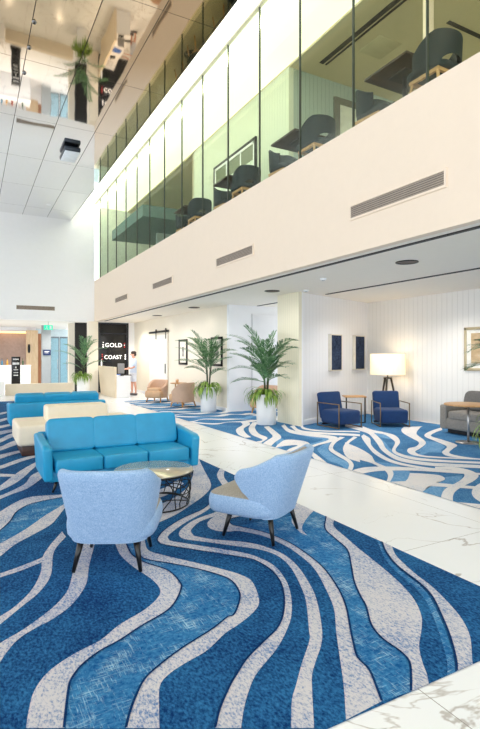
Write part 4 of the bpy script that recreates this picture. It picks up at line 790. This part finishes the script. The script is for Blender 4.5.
# two tall dark artworks on the angled wall
m_art1 = carpet_mat('dark_blue_textured_art', (18, 24, 40), (74, 90, 122), .35, .75, 22, (1, 1, 3)); m_artframe = plain('champagne_frame', (226, 220, 206), .4, .2)
wa = math.atan2(1.10, 3.12)
def on_wall(s, z, off=.0):
    return (6.46+s*math.cos(wa)+off*math.sin(wa), 9.26+s*math.sin(wa)-off*math.cos(wa), z)
for s, lb in ((1.55, 'tall narrow dark blue artwork on the angled wall, nearer the white pillar'), (2.72, 'tall narrow dark blue artwork on the angled wall, right beside the lamp')):
    t = thing('framed_artwork', lb, 'picture', on_wall(s, 1.66, .0), wa, 'tall dark artworks')
    f = MB(); w_, h_, dp = .52, .90, .085
    f.span((-w_/2, -dp, -h_/2), (-w_/2+.025, 0, h_/2)); f.span((w_/2-.025, -dp, -h_/2), (w_/2, 0, h_/2)); f.span((-w_/2, -dp, -h_/2), (w_/2, 0, -h_/2+.025)); f.span((-w_/2, -dp, h_/2-.025), (w_/2, 0, h_/2))
    f.build('frame', m_artframe, t)
    MB().span((-w_/2+.02, -dp+.006, -h_/2+.02), (w_/2-.02, -.01, h_/2-.02)).build('canvas', m_art1, t)

# ------------------------------------------------------------------ grey curved sofa + cushions + table + picture on the right wall
t = thing('grey_sofa', 'grey upholstered sofa against the white beadboard wall', 'sofa', (9.0, 6.02, 0))
mb = MB()
pts = []
MB().box((-.03, 0, .21), (.84, 1.98, .24), .05, seg=3).build('seat_base', m_greyfab, t)
MB().box((.34, 0, .40), (.20, 2.05, .66), .07, seg=3, rot=(0, R(6), 0)).build('backrest', m_greyfab, t)
for s in (-1, 1): MB().box((-.02, s*1.03, .335), (.88, .17, .49), .035, seg=3).build('armrest', m_greyfab, t)
for s in (-.47, .47): MB().sup((-.10, s, .385), (.74, .93, .17), .25, .2).build('seat_cushion', m_greyfab, t)
MB().span((-.40, -.95, .02), (.36, .95, .10)).build('plinth', m_dark, t)
for s in (-1, 1):
    for q in (-1, 1): MB().lathe([(.03, .0075), (.03, .09)], (q*.34, s*.9, 0), 12).build('foot', m_dark, t)
for y, lb in ((6.60, 'grey scatter cushion at the far end of the grey sofa'), (6.06, 'grey scatter cushion in the middle of the grey sofa')):
    o = MB().sup((0, 0, 0), (.17, .50, .40), .55, .35).build('scatter_cushion', m_greypil); o.location = (8.98, y, .675); o.rotation_euler = (0, R(14), 0); tag(o, lb, 'cushion', 'grey scatter cushions')
t = thing('pedestal_table', 'round oak table on a thin steel post in front of the grey sofa', 'table', (7.97, 6.02, 0))
MB().lathe([(.0, .685), (.40, .685), (.415, .692), (.415, .708), (.40, .714), (0, .714)], seg=48, cap=False).build('tabletop', m_oak, t)
MB().tube([(0, 0, .02), (0, 0, .686)], .022, 12).build('post', m_steel, t)
MB().lathe([(.22, .0075), (.22, .016), (.03, .024)], seg=36).build('base', m_steel, t)
t = thing('framed_picture', 'gold framed beach toned picture on the white beadboard wall above the grey sofa', 'picture', (9.55, 6.68, 1.73))
f = MB(); a_, b_ = .62, .47
for s in (-1, 1): f.span((-.035, s*(a_-.03)-.03, -b_), (0, s*(a_-.03)+.03, b_), .006); f.span((-.035, -a_, s*(b_-.03)-.03), (0, a_, s*(b_-.03)+.03), .006)
f.build('frame', plain('pale_gold_frame', (196, 182, 150), .35, .4), t)
MB().span((-.018, -a_+.05, -b_+.05), (-.004, a_-.05, b_-.05)).build('mat', plain('white_mat', (236, 234, 226), .7), t)
m_sand = NT('sandy_abstract_print'); m_sand.set(Roughness=.5)
m_sand.base(m_sand.ramp(m_sand.noise(m_sand.co((1, 1, 3)), 3, 4), [(.3, srgb((176, 148, 112))), (.55, srgb((204, 178, 140))), (.75, srgb((214, 200, 172)))]))
MB().span((-.022, -a_+.17, -b_+.16), (-.016, a_-.17, b_-.13)).build('print', m_sand.m, t)

# ------------------------------------------------------------------ tan tub chairs and table (local: faces -y => use heading)
def make_tan(label, loc, rz):
    t = thing('tan_tub_chair', label, 'armchair', loc, rz, 'tan leather tub chairs')
    mb = MB(); mb.grid(tub_shell(.36, .36, .16, .76, .52, R(128), .09, .06), False, 0, True, True); mb.build('backrest', m_tanback, t)
    mb = MB(); rounded_seat(mb, .62, -.26, .36, .16, .40, .08, 0, 0); bmesh.ops.remove_doubles(mb.bm, verts=mb.bm.verts, dist=1e-5); mb.build('seat', m_tan, t)
    mb = MB(); mb.sup((0, .06, .43), (.50, .54, .13), .35, .3); mb.build('seat_cushion', m_tan, t)
    for sx in (-1, 1):
        for sy in (-1, 1): taper_leg((sx*.24, sy*.22, .18), (sx*.27, sy*.27, .0155), .028, .018).build('leg', m_lightwood, t)
    return t
c1 = make_tan('tan leather tub chair facing left, nearer the barn door', (5.62, 16.3, 0), heading((-.75, -.66)))
c2 = dup(c1, (5.80, 14.42, 0), heading((-.35, .94)), 'tan leather tub chair with its rounded back towards the camera, beside the rear palm')
c3 = dup(c1, (7.15, 11.75, 0), heading((-.9, -.4)), 'tan leather tub chair half hidden behind the front potted palm')
t = thing('round_side_table', 'small round wooden table between the tan tub chairs', 'table', (6.05, 15.45, 0))
MB().lathe([(.0, .66), (.27, .66), (.275, .675), (.27, .69), (0, .69)], seg=36, cap=False).build('tabletop', m_oak, t)
for a in (0, 120, 240): taper_leg((.12*math.cos(R(a)), .12*math.sin(R(a)), .665), (.20*math.cos(R(a)), .20*math.sin(R(a)), .0075), .02, .014).build('leg', m_lightwood, t)
t = thing('small_pot', 'small brown pot on the wooden table between the tan chairs', 'pot', (6.02, 15.5, .69))
MB().lathe([(.03, 0), (.05, .03), (.05, .09), (.035, .11), (.03, .10)], seg=20).build('body', m_tan, t)

# black framed pictures on the lounge side wall
def frame_pic(v, label, w_=.74, h_=.86, z=1.70):
    t = thing('black_framed_print', label, 'picture', (6.40, v, z), -PI/2, 'black framed prints on the cream wall')
    f = MB()
    for s in (-1, 1): f.span((s*(w_/2-.035)-.035, -.04, -h_/2), (s*(w_/2-.035)+.035, 0, h_/2), .005); f.span((-w_/2, -.04, s*(h_/2-.035)-.035), (w_/2, 0, s*(h_/2-.035)+.035), .005)
    f.build('frame', m_dark, t)
    MB().span((-w_/2+.06, -.018, -h_/2+.06), (w_/2-.06, -.004, h_/2-.06)).build('mat', plain('print_mat', (238, 232, 218), .6), t)
    MB().span((-.09, -.022, -.15), (.09, -.016, .17)).build('print', carpet_mat('grey_print', (90, 90, 90), (210, 205, 196), .3, .7, 9), t)
frame_pic(15.88, 'black framed print with cream mat on the wall above the tan chairs')
frame_pic(13.25, 'black framed print partly hidden behind the rear potted palm')
# barn door
t = thing('barn_door', 'white sliding barn door hung on a black wall rail', 'door', (6.40, 18.4, 0))
MB().span((-.07, -1.05, .03), (-.02, .95, 2.36), .005).build('door_panel', beadboard('barn_door_board', (244, 240, 232), 'y', .18, .9, groove=.03), t)
MB().span((-.06, -1.2, 2.45), (-.035, 1.05, 2.52), .005).build('rail', m_dark, t)
for y in (-.97, .12):
    h = MB(); h.span((-.085, y-.03, 2.2), (-.07, y+.03, 2.55)); h.tube([(-.088, y, 2.53), (-.06, y, 2.53)], .06, 16); h.build('hanger', m_dark, t)
MB().box((-.085, -.93, 1.1), (.03, .03, .36), .008).build('handle', m_dark, t)
# ------------------------------------------------------------------ reception
t = thing('reception_desk', 'reception desk with pale wood side panel and white worktop below the gold coast sign', 'desk', (4.75, 18.6, 0))
mb = MB(); mb.prism([(0, 0), (.07, 0), (.07, 2.75), (0, 2.75)], 0, 1.15)
for v in mb.bm.verts:
    if v.co.y > 2 and v.co.z < .5: v.co.y -= .5
mb.build('wood_panel', m_paleoak, t)
MB().span((.072, .0, 0), (.58, 2.55, .775), .006).build('cabinet', m_white, t)
MB().span((.072, -.02, .776), (.62, 2.58, .81), .006).build('worktop', m_white, t)
t = thing('folder', 'blue folder lying on the white reception worktop', 'folder', (5.12, 19.75, .81), R(8))
MB().box((0, 0, .012), (.32, .26, .02), .004).build('cover', plain('blue_folder_cover', (30, 96, 190), .4), t)
MB().box((.006, 0, .012), (.318, .25, .014)).build('pages', m_white, t)
t = thing('desk_phone', 'black desk phone on the reception worktop behind the blue folder', 'phone', (5.10, 20.3, .81), R(-10))
MB().box((0, 0, .025), (.2, .2, .045), .012, taper=(1.05, 1.1)).build('base', m_dark, t)
mb = MB().box((-.07, 0, .062), (.045, .2, .025), .01); mb.box((-.07, -.08, .052), (.05, .05, .03), .01); mb.box((-.07, .08, .052), (.05, .05, .03), .01); mb.build('handset', m_dark, t)
t = thing('paper_stack', 'stack of printed papers on the reception worktop near the sign board', 'paper', (5.12, 20.78, .81), R(5))
mb = MB()
for k in range(6): mb.box((.004*math.sin(k*2), .004*math.cos(k*3), .003+.004*k), (.21, .30, .0035), rot=(0, 0, .03*math.sin(k)))
mb.build('sheets', plain('grey_white_paper', (214, 214, 216), .7), t)
t = thing('computer_monitor', 'grey computer monitor seen from behind on the reception desk', 'monitor', (5.02, 18.72, .81), R(-14))
MB().box((0, 0, .28), (.25, .04, .38), .012).build('screen_housing', plain('silver_monitor_back', (150, 148, 148), .4), t)
MB().box((0, .025, .28), (.22, .01, .35)).build('screen', m_blackgloss, t)
MB().box((0, 0, .06), (.05, .03, .12)).build('neck', m_dark, t)
MB().box((0, 0, .008), (.2, .16, .016), .004).build('foot', m_dark, t)
t = thing('keyboard', 'black keyboard on the white reception worktop', 'keyboard', (5.28, 18.98, .81), R(-12))
MB().box((0, 0, .014), (.42, .15, .022), .006).build('case', m_dark, t)
kb = MB()
for i in range(12):
    for j in range(4): kb.box((-.18+i*.0327, -.05+j*.033, .029), (.026, .026, .008), .002, seg=1)
kb.build('keys', plain('charcoal_keys', (44, 44, 48), .5), t)
t = thing('white_bottle', 'small white bottle standing on the wooden desk panel end', 'bottle', (4.787, 20.9, 1.15))
MB().lathe([(.030, 0), (.032, .01), (.032, .16), (.014, .20), (.014, .24)], seg=16).build('body', m_white, t)
MB().lathe([(.017, .24), (.017, .265)], seg=12).build('cap', m_white, t)

# sign wall
t = thing('sign_board', 'tall black sign board reading GOLD COAST in white letters behind the reception desk', 'sign', (4.80, 21.70, 0))
MB().span((0, 0, .0), (1.34, .06, 3.0), .004).build('board', m_blackgloss, t)
f = MB(); f.span((0, -.03, 0), (.09, 0, 3.0)); f.span((1.25, -.03, 0), (1.34, 0, 3.0)); f.span((.09, -.03, 2.92), (1.25, 0, 3.0)); f.span((.09, -.03, 2.50), (1.25, 0, 2.55))
f.build('frame', plain('charcoal_sign_frame', (30, 32, 42), .45), t)
text_mesh('letters_gold', 'GOLD', .245, m_letter, t, (.69, -.012, 2.02), (PI/2, 0, 0), .012, 1.0)
text_mesh('letters_coast', 'COAST', .235, m_letter, t, (.67, -.012, 1.50), (PI/2, 0, 0), .012, .92)
bw = MB(); br = MB()
def bulbs(mb, x, zs, r=.032):
    for z in zs: mb.sup((x, -.03, z), (2*r, 2*r, 2*r), 1, 1, 8, 12)
bulbs(bw, .24, (1.95, 2.04)); bulbs(bw, .24, (2.14,), .022); bulbs(bw, 1.20, (1.43, 1.52, 1.60)); bulbs(bw, 1.16, (2.03,), .02)
bulbs(br, 1.16, (1.95, 2.10)); bulbs(br, .20, (1.42, 1.54, 1.62))
bw.build('white_bulbs', m_letter, t); br.build('red_bulbs', m_red, t)
struct(MB().span((6.15, 21.66, 0), (6.40, 21.76, ZC)).build('wall_sign_side', m_white))

# person
def make_person(label, loc, rz):
    t = thing('person', label, 'person', loc, rz)
    V = []; E = []; Rr = []
    def add(p, r, par=None):
        V.append(p); Rr.append(r)
        if par is not None: E.append((par, len(V)-1))
        return len(V)-1
    pel = add((0, 0, .93), (.135, .10)); wa_ = add((0, 0, 1.08), (.125, .09), pel); ch = add((0, -.01, 1.28), (.155, .10), wa_); sh = add((0, -.01, 1.42), (.10, .075), ch)
    nk = add((0, .0, 1.50), (.052, .052), sh); hd = add((0, .02, 1.60), (.072, .085), nk); hd2 = add((0, .02, 1.68), (.078, .09), hd); add((0, .01, 1.735), (.05, .06), hd2)
    for s in (-1, 1):
        hp = add((s*.09, 0, .86), (.085, .09), pel); kn = add((s*.10, .03*s, .48), (.055, .058), hp); cf = add((s*.10, -.015+.05*s, .30), (.046, .05), kn); an = add((s*.10, -.02+.05*s, .09), (.033, .035), cf); add((s*.11, .12+.05*s, .035), (.035, .022), an)
        so = add((s*.185, -.01, 1.39), (.052, .052), sh); el = add((s*.23, .02, 1.12), (.038, .038), so); wr = add((s*.17, .25, 1.05), (.026, .024), el); add((s*.155, .32, 1.045), (.036, .016), wr)
    me = bpy.data.meshes.new('body'); me.from_pydata(V, E, []); o = bpy.data.objects.new('body_src', me); COL.objects.link(o)
    md = o.modifiers.new('Skin', 'SKIN')
    for i, sv in enumerate(me.skin_vertices[0].data):
        sv.radius = Rr[i]
    me.skin_vertices[0].data[0].use_root = True
    sb = o.modifiers.new('Sub', 'SUBSURF'); sb.levels = 2; sb.render_levels = 2
    dg = bpy.context.evaluated_depsgraph_get(); dg.update()
    m2 = bpy.data.meshes.new_from_object(o.evaluated_get(dg)); bpy.data.objects.remove(o)
    bm = bmesh.new(); bm.from_mesh(m2); mb = MB(); mb.bm.free(); mb.bm = bm
    # nose, ears, fingers
    mb.sup((0, .118, 1.615), (.026, .035, .045), .9, .9, 8, 10)
    for s in (-1, 1):
        mb.sup((s*.079, .01, 1.615), (.02, .04, .06), .9, .9, 8, 10)
        for i, l in enumerate((.062, .074, .078, .068)):
            x0 = s*.155+(i-1.5)*.018; mb.tube([(x0, .34, 1.045), (x0, .34+l*.55, 1.042), (x0, .34+l, 1.022)], [.009, .008, .006], 6)
        mb.tube([(s*.155-s*.035, .30, 1.045), (s*.155-s*.058, .335, 1.04), (s*.155-s*.062, .36, 1.03)], [.010, .009, .007], 6)
    mb.build('body', m_skin, t, fix=False)
    for p in t.children[0].data.polygons: p.use_smooth = True
    # hair
    hb = MB(); hb.sup((0, -.005, 1.685), (.185, .215, .15), .8, .9, 12, 18); hb.sup((0, -.045, 1.63), (.17, .13, .16), .8, .9, 12, 18); hb.build('hair', m_hair, t)
    # shirt
    sb_ = MB(); rows = []
    for z, rx, ry, y in ((.90, .175, .13, 0), (.98, .178, .13, 0), (1.08, .168, .122, 0), (1.20, .18, .128, 0), (1.30, .19, .13, -.01), (1.38, .19, .115, -.01), (1.435, .13, .09, -.01), (1.475, .07, .068, 0)):
        rows.append([Vector((rx*math.cos(2*PI*k/20), y+ry*math.sin(2*PI*k/20), z)) for k in range(20)])
    sb_.grid(rows, True)
    for s in (-1, 1): sb_.tube([(s*.13, -.01, 1.41), (s*.19, -.01, 1.38), (s*.215, .0, 1.25), (s*.232, .015, 1.15)], [.065, .072, .066, .062], 12)
    sb_.build('shirt', m_shirt, t)
    sp = MB(); rows = []
    for z, rx, ry in ((.94, .168, .125), (.86, .18, .135), (.80, .178, .13)): rows.append([Vector((rx*math.cos(2*PI*k/20), ry*math.sin(2*PI*k/20), z)) for k in range(20)])
    sp.grid(rows, True)
    for s in (-1, 1): sp.tube([(s*.085, 0, .86), (s*.092, .01*s, .70), (s*.098, .02*s, .54)], [.098, .09, .082], 14)
    sp.build('shorts', m_shorts, t)
    for s in (-1, 1):
        b = MB(); b.sup((s*.105, .05+.05*s, .045), (.10, .28, .09), .6, .7, 10, 16); b.build('shoe', m_shoe, t)
    return t
make_person('person with dark hair in pale blue shirt and light shorts standing at the reception desk', (5.74, 19.55, 0), heading((-.95, .05)))

# ------------------------------------------------------------------ lobby beyond the far wall
struct(MB().span((-9, VF+.3, ZC), (4.69, 31, ZC+.15)).build('ceiling_lobby', plain('lobby_soffit', (226, 222, 214), .7, var=.02)))
struct(MB().span((1.24, VF-.05, 0), (3.80, VF+.2, .44), .01).build('wall_low', plain('beige_low_wall', (222, 210, 190), .5, var=.02)))
struct(MB().span((-3, VF-.3, 0), (1.18, VF+.0, .55), .01).build('wall_low_white', m_white))
struct(MB().span((4.40, 21.5, 0), (4.79, 21.9, ZC), .004).build('column_corner', m_creamwall))
struct(MB().span((-9, 29.6, 0), (3.2, 29.8, ZC)).build('wall_lobby_back', plain('mauve_timber_wall', (176, 150, 136), .6, var=.08)))
struct(MB().span((-9, 29.3, 2.78), (2.9, 29.6, 2.86)).build('trim_lobby_glow', emis('warm_strip', (255, 206, 140), 1.6)))
struct(MB().span((-9, 27.6, 2.86), (3.0, 29.6, ZC)).build('trim_lobby_bulkhead', m_white))
struct(MB().span((2.5, 27.2, 0), (3.05, 27.4, 2.85)).build('wall_lobby_timber', wood('lobby_timber', (214, 180, 140), (232, 204, 168), 'z')))
struct(MB().span((2.95, 27.5, 0), (3.30, 27.7, 2.7)).build('door_3', wood('red_brown_door', (150, 96, 66), (184, 126, 90), 'z')))
struct(MB().span((3.02, 25.4, 0), (3.42, 25.7, ZC)).build('column_grey', plain('blue_grey_column', (150, 156, 160), .4, var=.04)))
struct(MB().span((3.0, 29.0, 0), (6.5, 29.2, ZC)).build('wall_lobby_end', plain('pale_blue_lobby_wall', (196, 210, 214), .5)))
struct(MB().span((3.90, 23.4, 0), (4.25, 23.6, ZC)).build('wall_lift_side', m_creamwall))
struct(MB().span((4.06, 22.7, 0), (4.69, 22.8, ZC)).build('wall_black_recess', plain('black_recess', (14, 14, 14), .5)))
t = thing('sign_plate', 'small navy sign plate on the blue grey lobby column', 'sign', (3.24, 25.38, 1.72))
MB().span((-.17, -.02, -.13), (.17, 0, .13), .004).build('plate', plain('navy_plate', (22, 44, 92), .4), t)
f = MB(); f.span((-.11, -.024, .03), (.11, -.019, .06)); f.span((-.11, -.024, -.03), (.06, -.019, -.01)); f.build('white_marks', m_white, t)
# glass lift / sliding doors
for i, (u, lb) in enumerate(((3.47, 'blue tinted glass lobby door leaf next to the grey column'), (3.90, 'blue tinted glass lobby door leaf next to the cream side wall'))):
    t = thing('glass_door', lb, 'door', (u, 25.9, 0), 0, 'blue tinted glass lobby doors')
    MB().span((.03, 0, .03), (.37, .02, 2.42)).build('pane', m_glassblue, t)
    f = MB(); f.span((0, -.02, 0), (.03, .04, 2.45)); f.span((.37, -.02, 0), (.40, .04, 2.45)); f.span((0, -.02, 2.42), (.4, .04, 2.5)); f.span((.03, -.02, 0), (.37, .04, .03)); f.build('frame', plain('grey_door_metal', (120, 130, 138), .4, .4), t)
    MB().tube([(.32, -.05, .9), (.32, -.05, 1.4)], .014, 8).build('handle', m_steel, t)
# marble counter
t = thing('marble_counter', 'white marble lobby bar counter behind the black totem sign', 'counter', (1.2, 25.0, 0))
MB().span((-2.5, 0, 0), (1.28, .6, 1.08), .004).build('body', m_countermarble, t)
MB().span((-2.55, -.03, 1.08), (1.30, .65, 1.13), .006).build('top', m_white, t)
# bottles at the bar
bc = [(60, 120, 150), (196, 150, 70), (150, 70, 50), (210, 214, 220), (70, 90, 60)]
for i in range(5):
    t = thing('bar_bottle', ['blue bottle on the marble bar counter', 'amber bottle on the marble bar counter', 'red brown bottle on the marble bar counter', 'clear bottle on the marble bar counter', 'green bottle on the marble bar counter'][i], 'bottle', (1.30+.22*i, 25.35, 1.13), 0, 'bottles on the marble bar counter')
    MB().lathe([(.038, 0), (.04, .01), (.04, .17), (.015, .22), (.014, .29)], seg=16).build('body', plain('bottle_glass_%d' % i, bc[i], .15), t)
    MB().lathe([(.017, .285), (.017, .31)], seg=12).build('cap', m_dark, t)
t = thing('wall_sconce', 'dark oval wall sconce on the lobby timber panel', 'light', (2.62, 27.2, 1.92))
MB().sup((0, -.05, 0), (.12, .10, .46), .9, .9, 14, 18).build('shade', m_dark, t); MB().box((0, -.01, 0), (.1, .03, .2)).build('plate', m_brass, t)
# totem sign
t = thing('totem_sign', 'black freestanding totem sign with rows of white lettering', 'sign', (1.705, 23.0, 0))
MB().span((-.17, -.05, .02), (.17, .05, 1.53), .006).build('panel', m_blackgloss, t); MB().span((-.2, -.12, 0), (.2, .12, .02)).build('base', m_dark, t)
f = MB()
for z, w_, h_ in ((1.42, .22, .05), (1.24, .26, .09), (1.08, .05, .07), (.98, .18, .025), (.86, .18, .025), (.75, .18, .04)):
    n = max(1, int(w_/.05)); 
    for i in range(n): f.span((-w_/2+i*w_/n+.004, -.054, z-h_/2), (-w_/2+(i+1)*w_/n-.006, -.0505, z+h_/2))
f.build('white_marks', m_white, t)
# exit sign
t = thing('exit_sign', 'green illuminated exit sign with running figure hung from the lobby ceiling', 'sign', (2.99, 23.0, 2.79))
MB().span((-.18, -.03, -.10), (.18, .03, .10), .006).build('box', emis('exit_green', (40, 190, 150), 1.0), t)
MB().tube([(0, 0, .1), (0, 0, .23)], .012, 8).build('rod', m_steel, t)
f = MB(); f.span((.06, -.035, -.07), (.13, -.031, .07)); f.sup((-.06, -.034, .055), (.03, .006, .03), 1, 1, 6, 10); f.box((-.07, -.034, .01), (.026, .006, .07), rot=(0, R(15), 0)); f.box((-.04, -.034, -.045), (.018, .006, .07), rot=(0, R(-30), 0)); f.box((-.095, -.034, -.04), (.018, .006, .07), rot=(0, R(40), 0)); f.box((-.04, -.034, .02), (.06, .006, .014), rot=(0, R(20), 0))
f.build('running_figure', m_white, t)

# ------------------------------------------------------------------ upstairs chairs and tables
def make_up_chair(label, loc, rz):
    t = thing('dining_armchair', label, 'chair', loc, rz, 'dark teal chairs upstairs behind the glass')
    rows = tub_shell(.32, .31, .42, .84, .67, R(122), .06, .05, 36)
    for i, r in enumerate(rows):        # gap between seat and back at the rear
        ph = abs(-118+236*i/36); lift = .10*max(0, 1-(ph/40)**2)**.6 if ph < 40 else 0
        for v in r:
            f = max(0, 1-(v.z-.46)/.22); v.z += lift*f
    mb = MB(); mb.grid(rows, False, 0, True, True); mb.build('backrest', m_teal, t)
    mb = MB(); rounded_seat(mb, .54, -.26, .30, .38, .48, .10, 0, 0); bmesh.ops.remove_doubles(mb.bm, verts=mb.bm.verts, dist=1e-5); mb.build('seat', m_teal, t)
    f = MB()
    for s in (-1, 1): f.span((s*.21-.02, -.22, .33), (s*.21+.02, .24, .375))
    f.span((-.21, .20, .33), (.21, .24, .375)); f.span((-.21, -.22, .33), (.21, -.18, .375)); f.build('frame', m_oak, t)
    for sx in (-1, 1):
        for sy in (-1, 1): taper_leg((sx*.21, sy*.20, .34), (sx*.25, sy*.25, .0), .022, .014).build('leg', m_oak, t)
    return t
ord_ = ['nearest', 'second nearest', 'third nearest', 'farthest']
ZF = ZG-.005
c0 = None
for i in range(4):
    v = 5.0+2.5*i
    t = thing('cafe_table', '%s dark square table upstairs behind the glass' % ord_[i], 'table', (5.30, v, ZF), 0, 'dark square tables upstairs')
    MB().span((-.39, -.39, .70), (.39, .39, .735), .006).build('tabletop', m_walnut, t); MB().span((-.16, -.16, .68), (.16, .16, .699)).build('bracket', m_dark, t)
    MB().tube([(0, 0, .02), (0, 0, .69)], .035, 12).build('post', m_dark, t); MB().lathe([(.24, 0), (.24, .015), (.04, .03)], seg=32).build('base', m_dark, t)
    for k, (dv, f) in enumerate(((-.56, (0, 1)), (.66, (.1, -1)))):
        lb = 'dark teal chair upstairs, on the %s side of the %s table' % (('near', 'far')[k], ord_[i])
        if c0 is None: c0 = make_up_chair(lb, (5.26, v+dv, ZF), heading(f))
        else: dup(c0, (5.26+.14*k, v+dv, ZF), heading(f), lb)

# smaller pieces belong to the part that carries them
SUB = {'soil': 'planter', 'inner_back': 'backrest', 'screen': 'screen_housing', 'keys': 'case', 'cap': 'body', 'print': 'mat', 'white_marks': ('panel', 'plate'), 'louvre': 'backing', 'running_figure': 'box',
       'sensor': 'body', 'deflector': 'escutcheon', 'reflector': 'trim_ring', 'bulb': 'stem', 'blind': 'pane', 'bracket': 'tabletop', 'pages': 'cover', 'lens': 'ring', 'letters_gold': 'board', 'letters_coast': 'board', 'white_bulbs': 'board', 'red_bulbs': 'board'}
for root in [o for o in bpy.data.objects if o.parent is None and o.type == 'EMPTY']:
    kids = list(root.children); byn = {}
    for k in kids: byn.setdefault(k.name.split('.')[0], k)
    for k in kids:
        want = SUB.get(k.name.split('.')[0])
        for w_ in ((want,) if isinstance(want, str) else want or ()):
            if w_ in byn and byn[w_] is not k and len(root.children) > 2: k.parent = byn[w_]
# ------------------------------------------------------------------ light
w = bpy.data.worlds.new('World'); SC.world = w; w.use_nodes = True
w.node_tree.nodes['Background'].inputs[0].default_value = (.90, .96, 1.0, 1); w.node_tree.nodes['Background'].inputs[1].default_value = 2.45
def lamp(kind, loc, energy, col=(1, .95, .88), size=.06, rot=(0, 0, 0), **kw):
    l = bpy.data.lights.new('lamp', kind); l.energy = energy; l.color = col
    if kind in ('POINT', 'SPOT'): l.shadow_soft_size = size
    for k, v in kw.items(): setattr(l, k, v)
    o = bpy.data.objects.new('lamp', l); COL.objects.link(o); o.location = loc; o.rotation_euler = rot; return o
for u, v in ((5.87, 5.5), (5.89, 9.4), (5.90, 13.8), (5.92, 17.2)):
    lamp('SPOT', (u, v, ZC-.03), 10, (1, .93, .84), .05, spot_size=R(165), spot_blend=1)
for u, v in ((5.1, 7.5), (5.1, 11.5), (5.1, 15.5), (5.1, 19)):  # added fill along the lounge edge, without any fitting
    lamp('SPOT', (u, v, ZC-.03), 125, (1, .96, .9), .05, spot_size=R(165), spot_blend=1)
lamp('SPOT', (8.6, 7.3, ZC-.03), 90, (1, .93, .84), .05, spot_size=R(130), spot_blend=1)
lamp('SPOT', (8.1, 8.6, ZC-.03), 90, (1, .95, .9), .05, spot_size=R(140), spot_blend=1)  # added fill spot above the blue armchairs, no fitting there
lamp('POINT', (LX, LY, 1.42), 15, (1, .82, .58), .06)
lamp('SPOT', (5.55, 20.2, ZC-.03), 160, (1, .95, .88), .05, spot_size=R(140), spot_blend=1)
for u, v, e in ((1.5, 24.2, 220), (3.7, 24.6, 160), (2.2, 28.4, 120), (-2, 25, 220)):
    lamp('SPOT', (u, v, ZC-.03), e, (1, .93, .84), .05, spot_size=R(150), spot_blend=1)

# ------------------------------------------------------------------ camera
cd = bpy.data.cameras.new('Camera'); cd.sensor_fit = 'VERTICAL'; cd.sensor_height = 24; cd.lens = 500/729*24; cd.shift_y = -9.5/729
cd.clip_start = .05; cd.clip_end = 200
cam = bpy.data.objects.new('Camera', cd); COL.objects.link(cam); cam.location = (0, 0, 1.6); cam.rotation_euler = (PI/2, 0, -math.atan2(.4755, .8797))
SC.camera = cam
SC.view_settings.view_transform = 'Standard'; SC.view_settings.look = 'None'; SC.view_settings.exposure = 0.18
SC.cycles.use_denoising = True
SC.cycles.max_bounces = 10; SC.cycles.diffuse_bounces = 8; SC.cycles.glossy_bounces = 5; SC.cycles.transparent_max_bounces = 24
SC.cycles.sample_clamp_indirect = 8
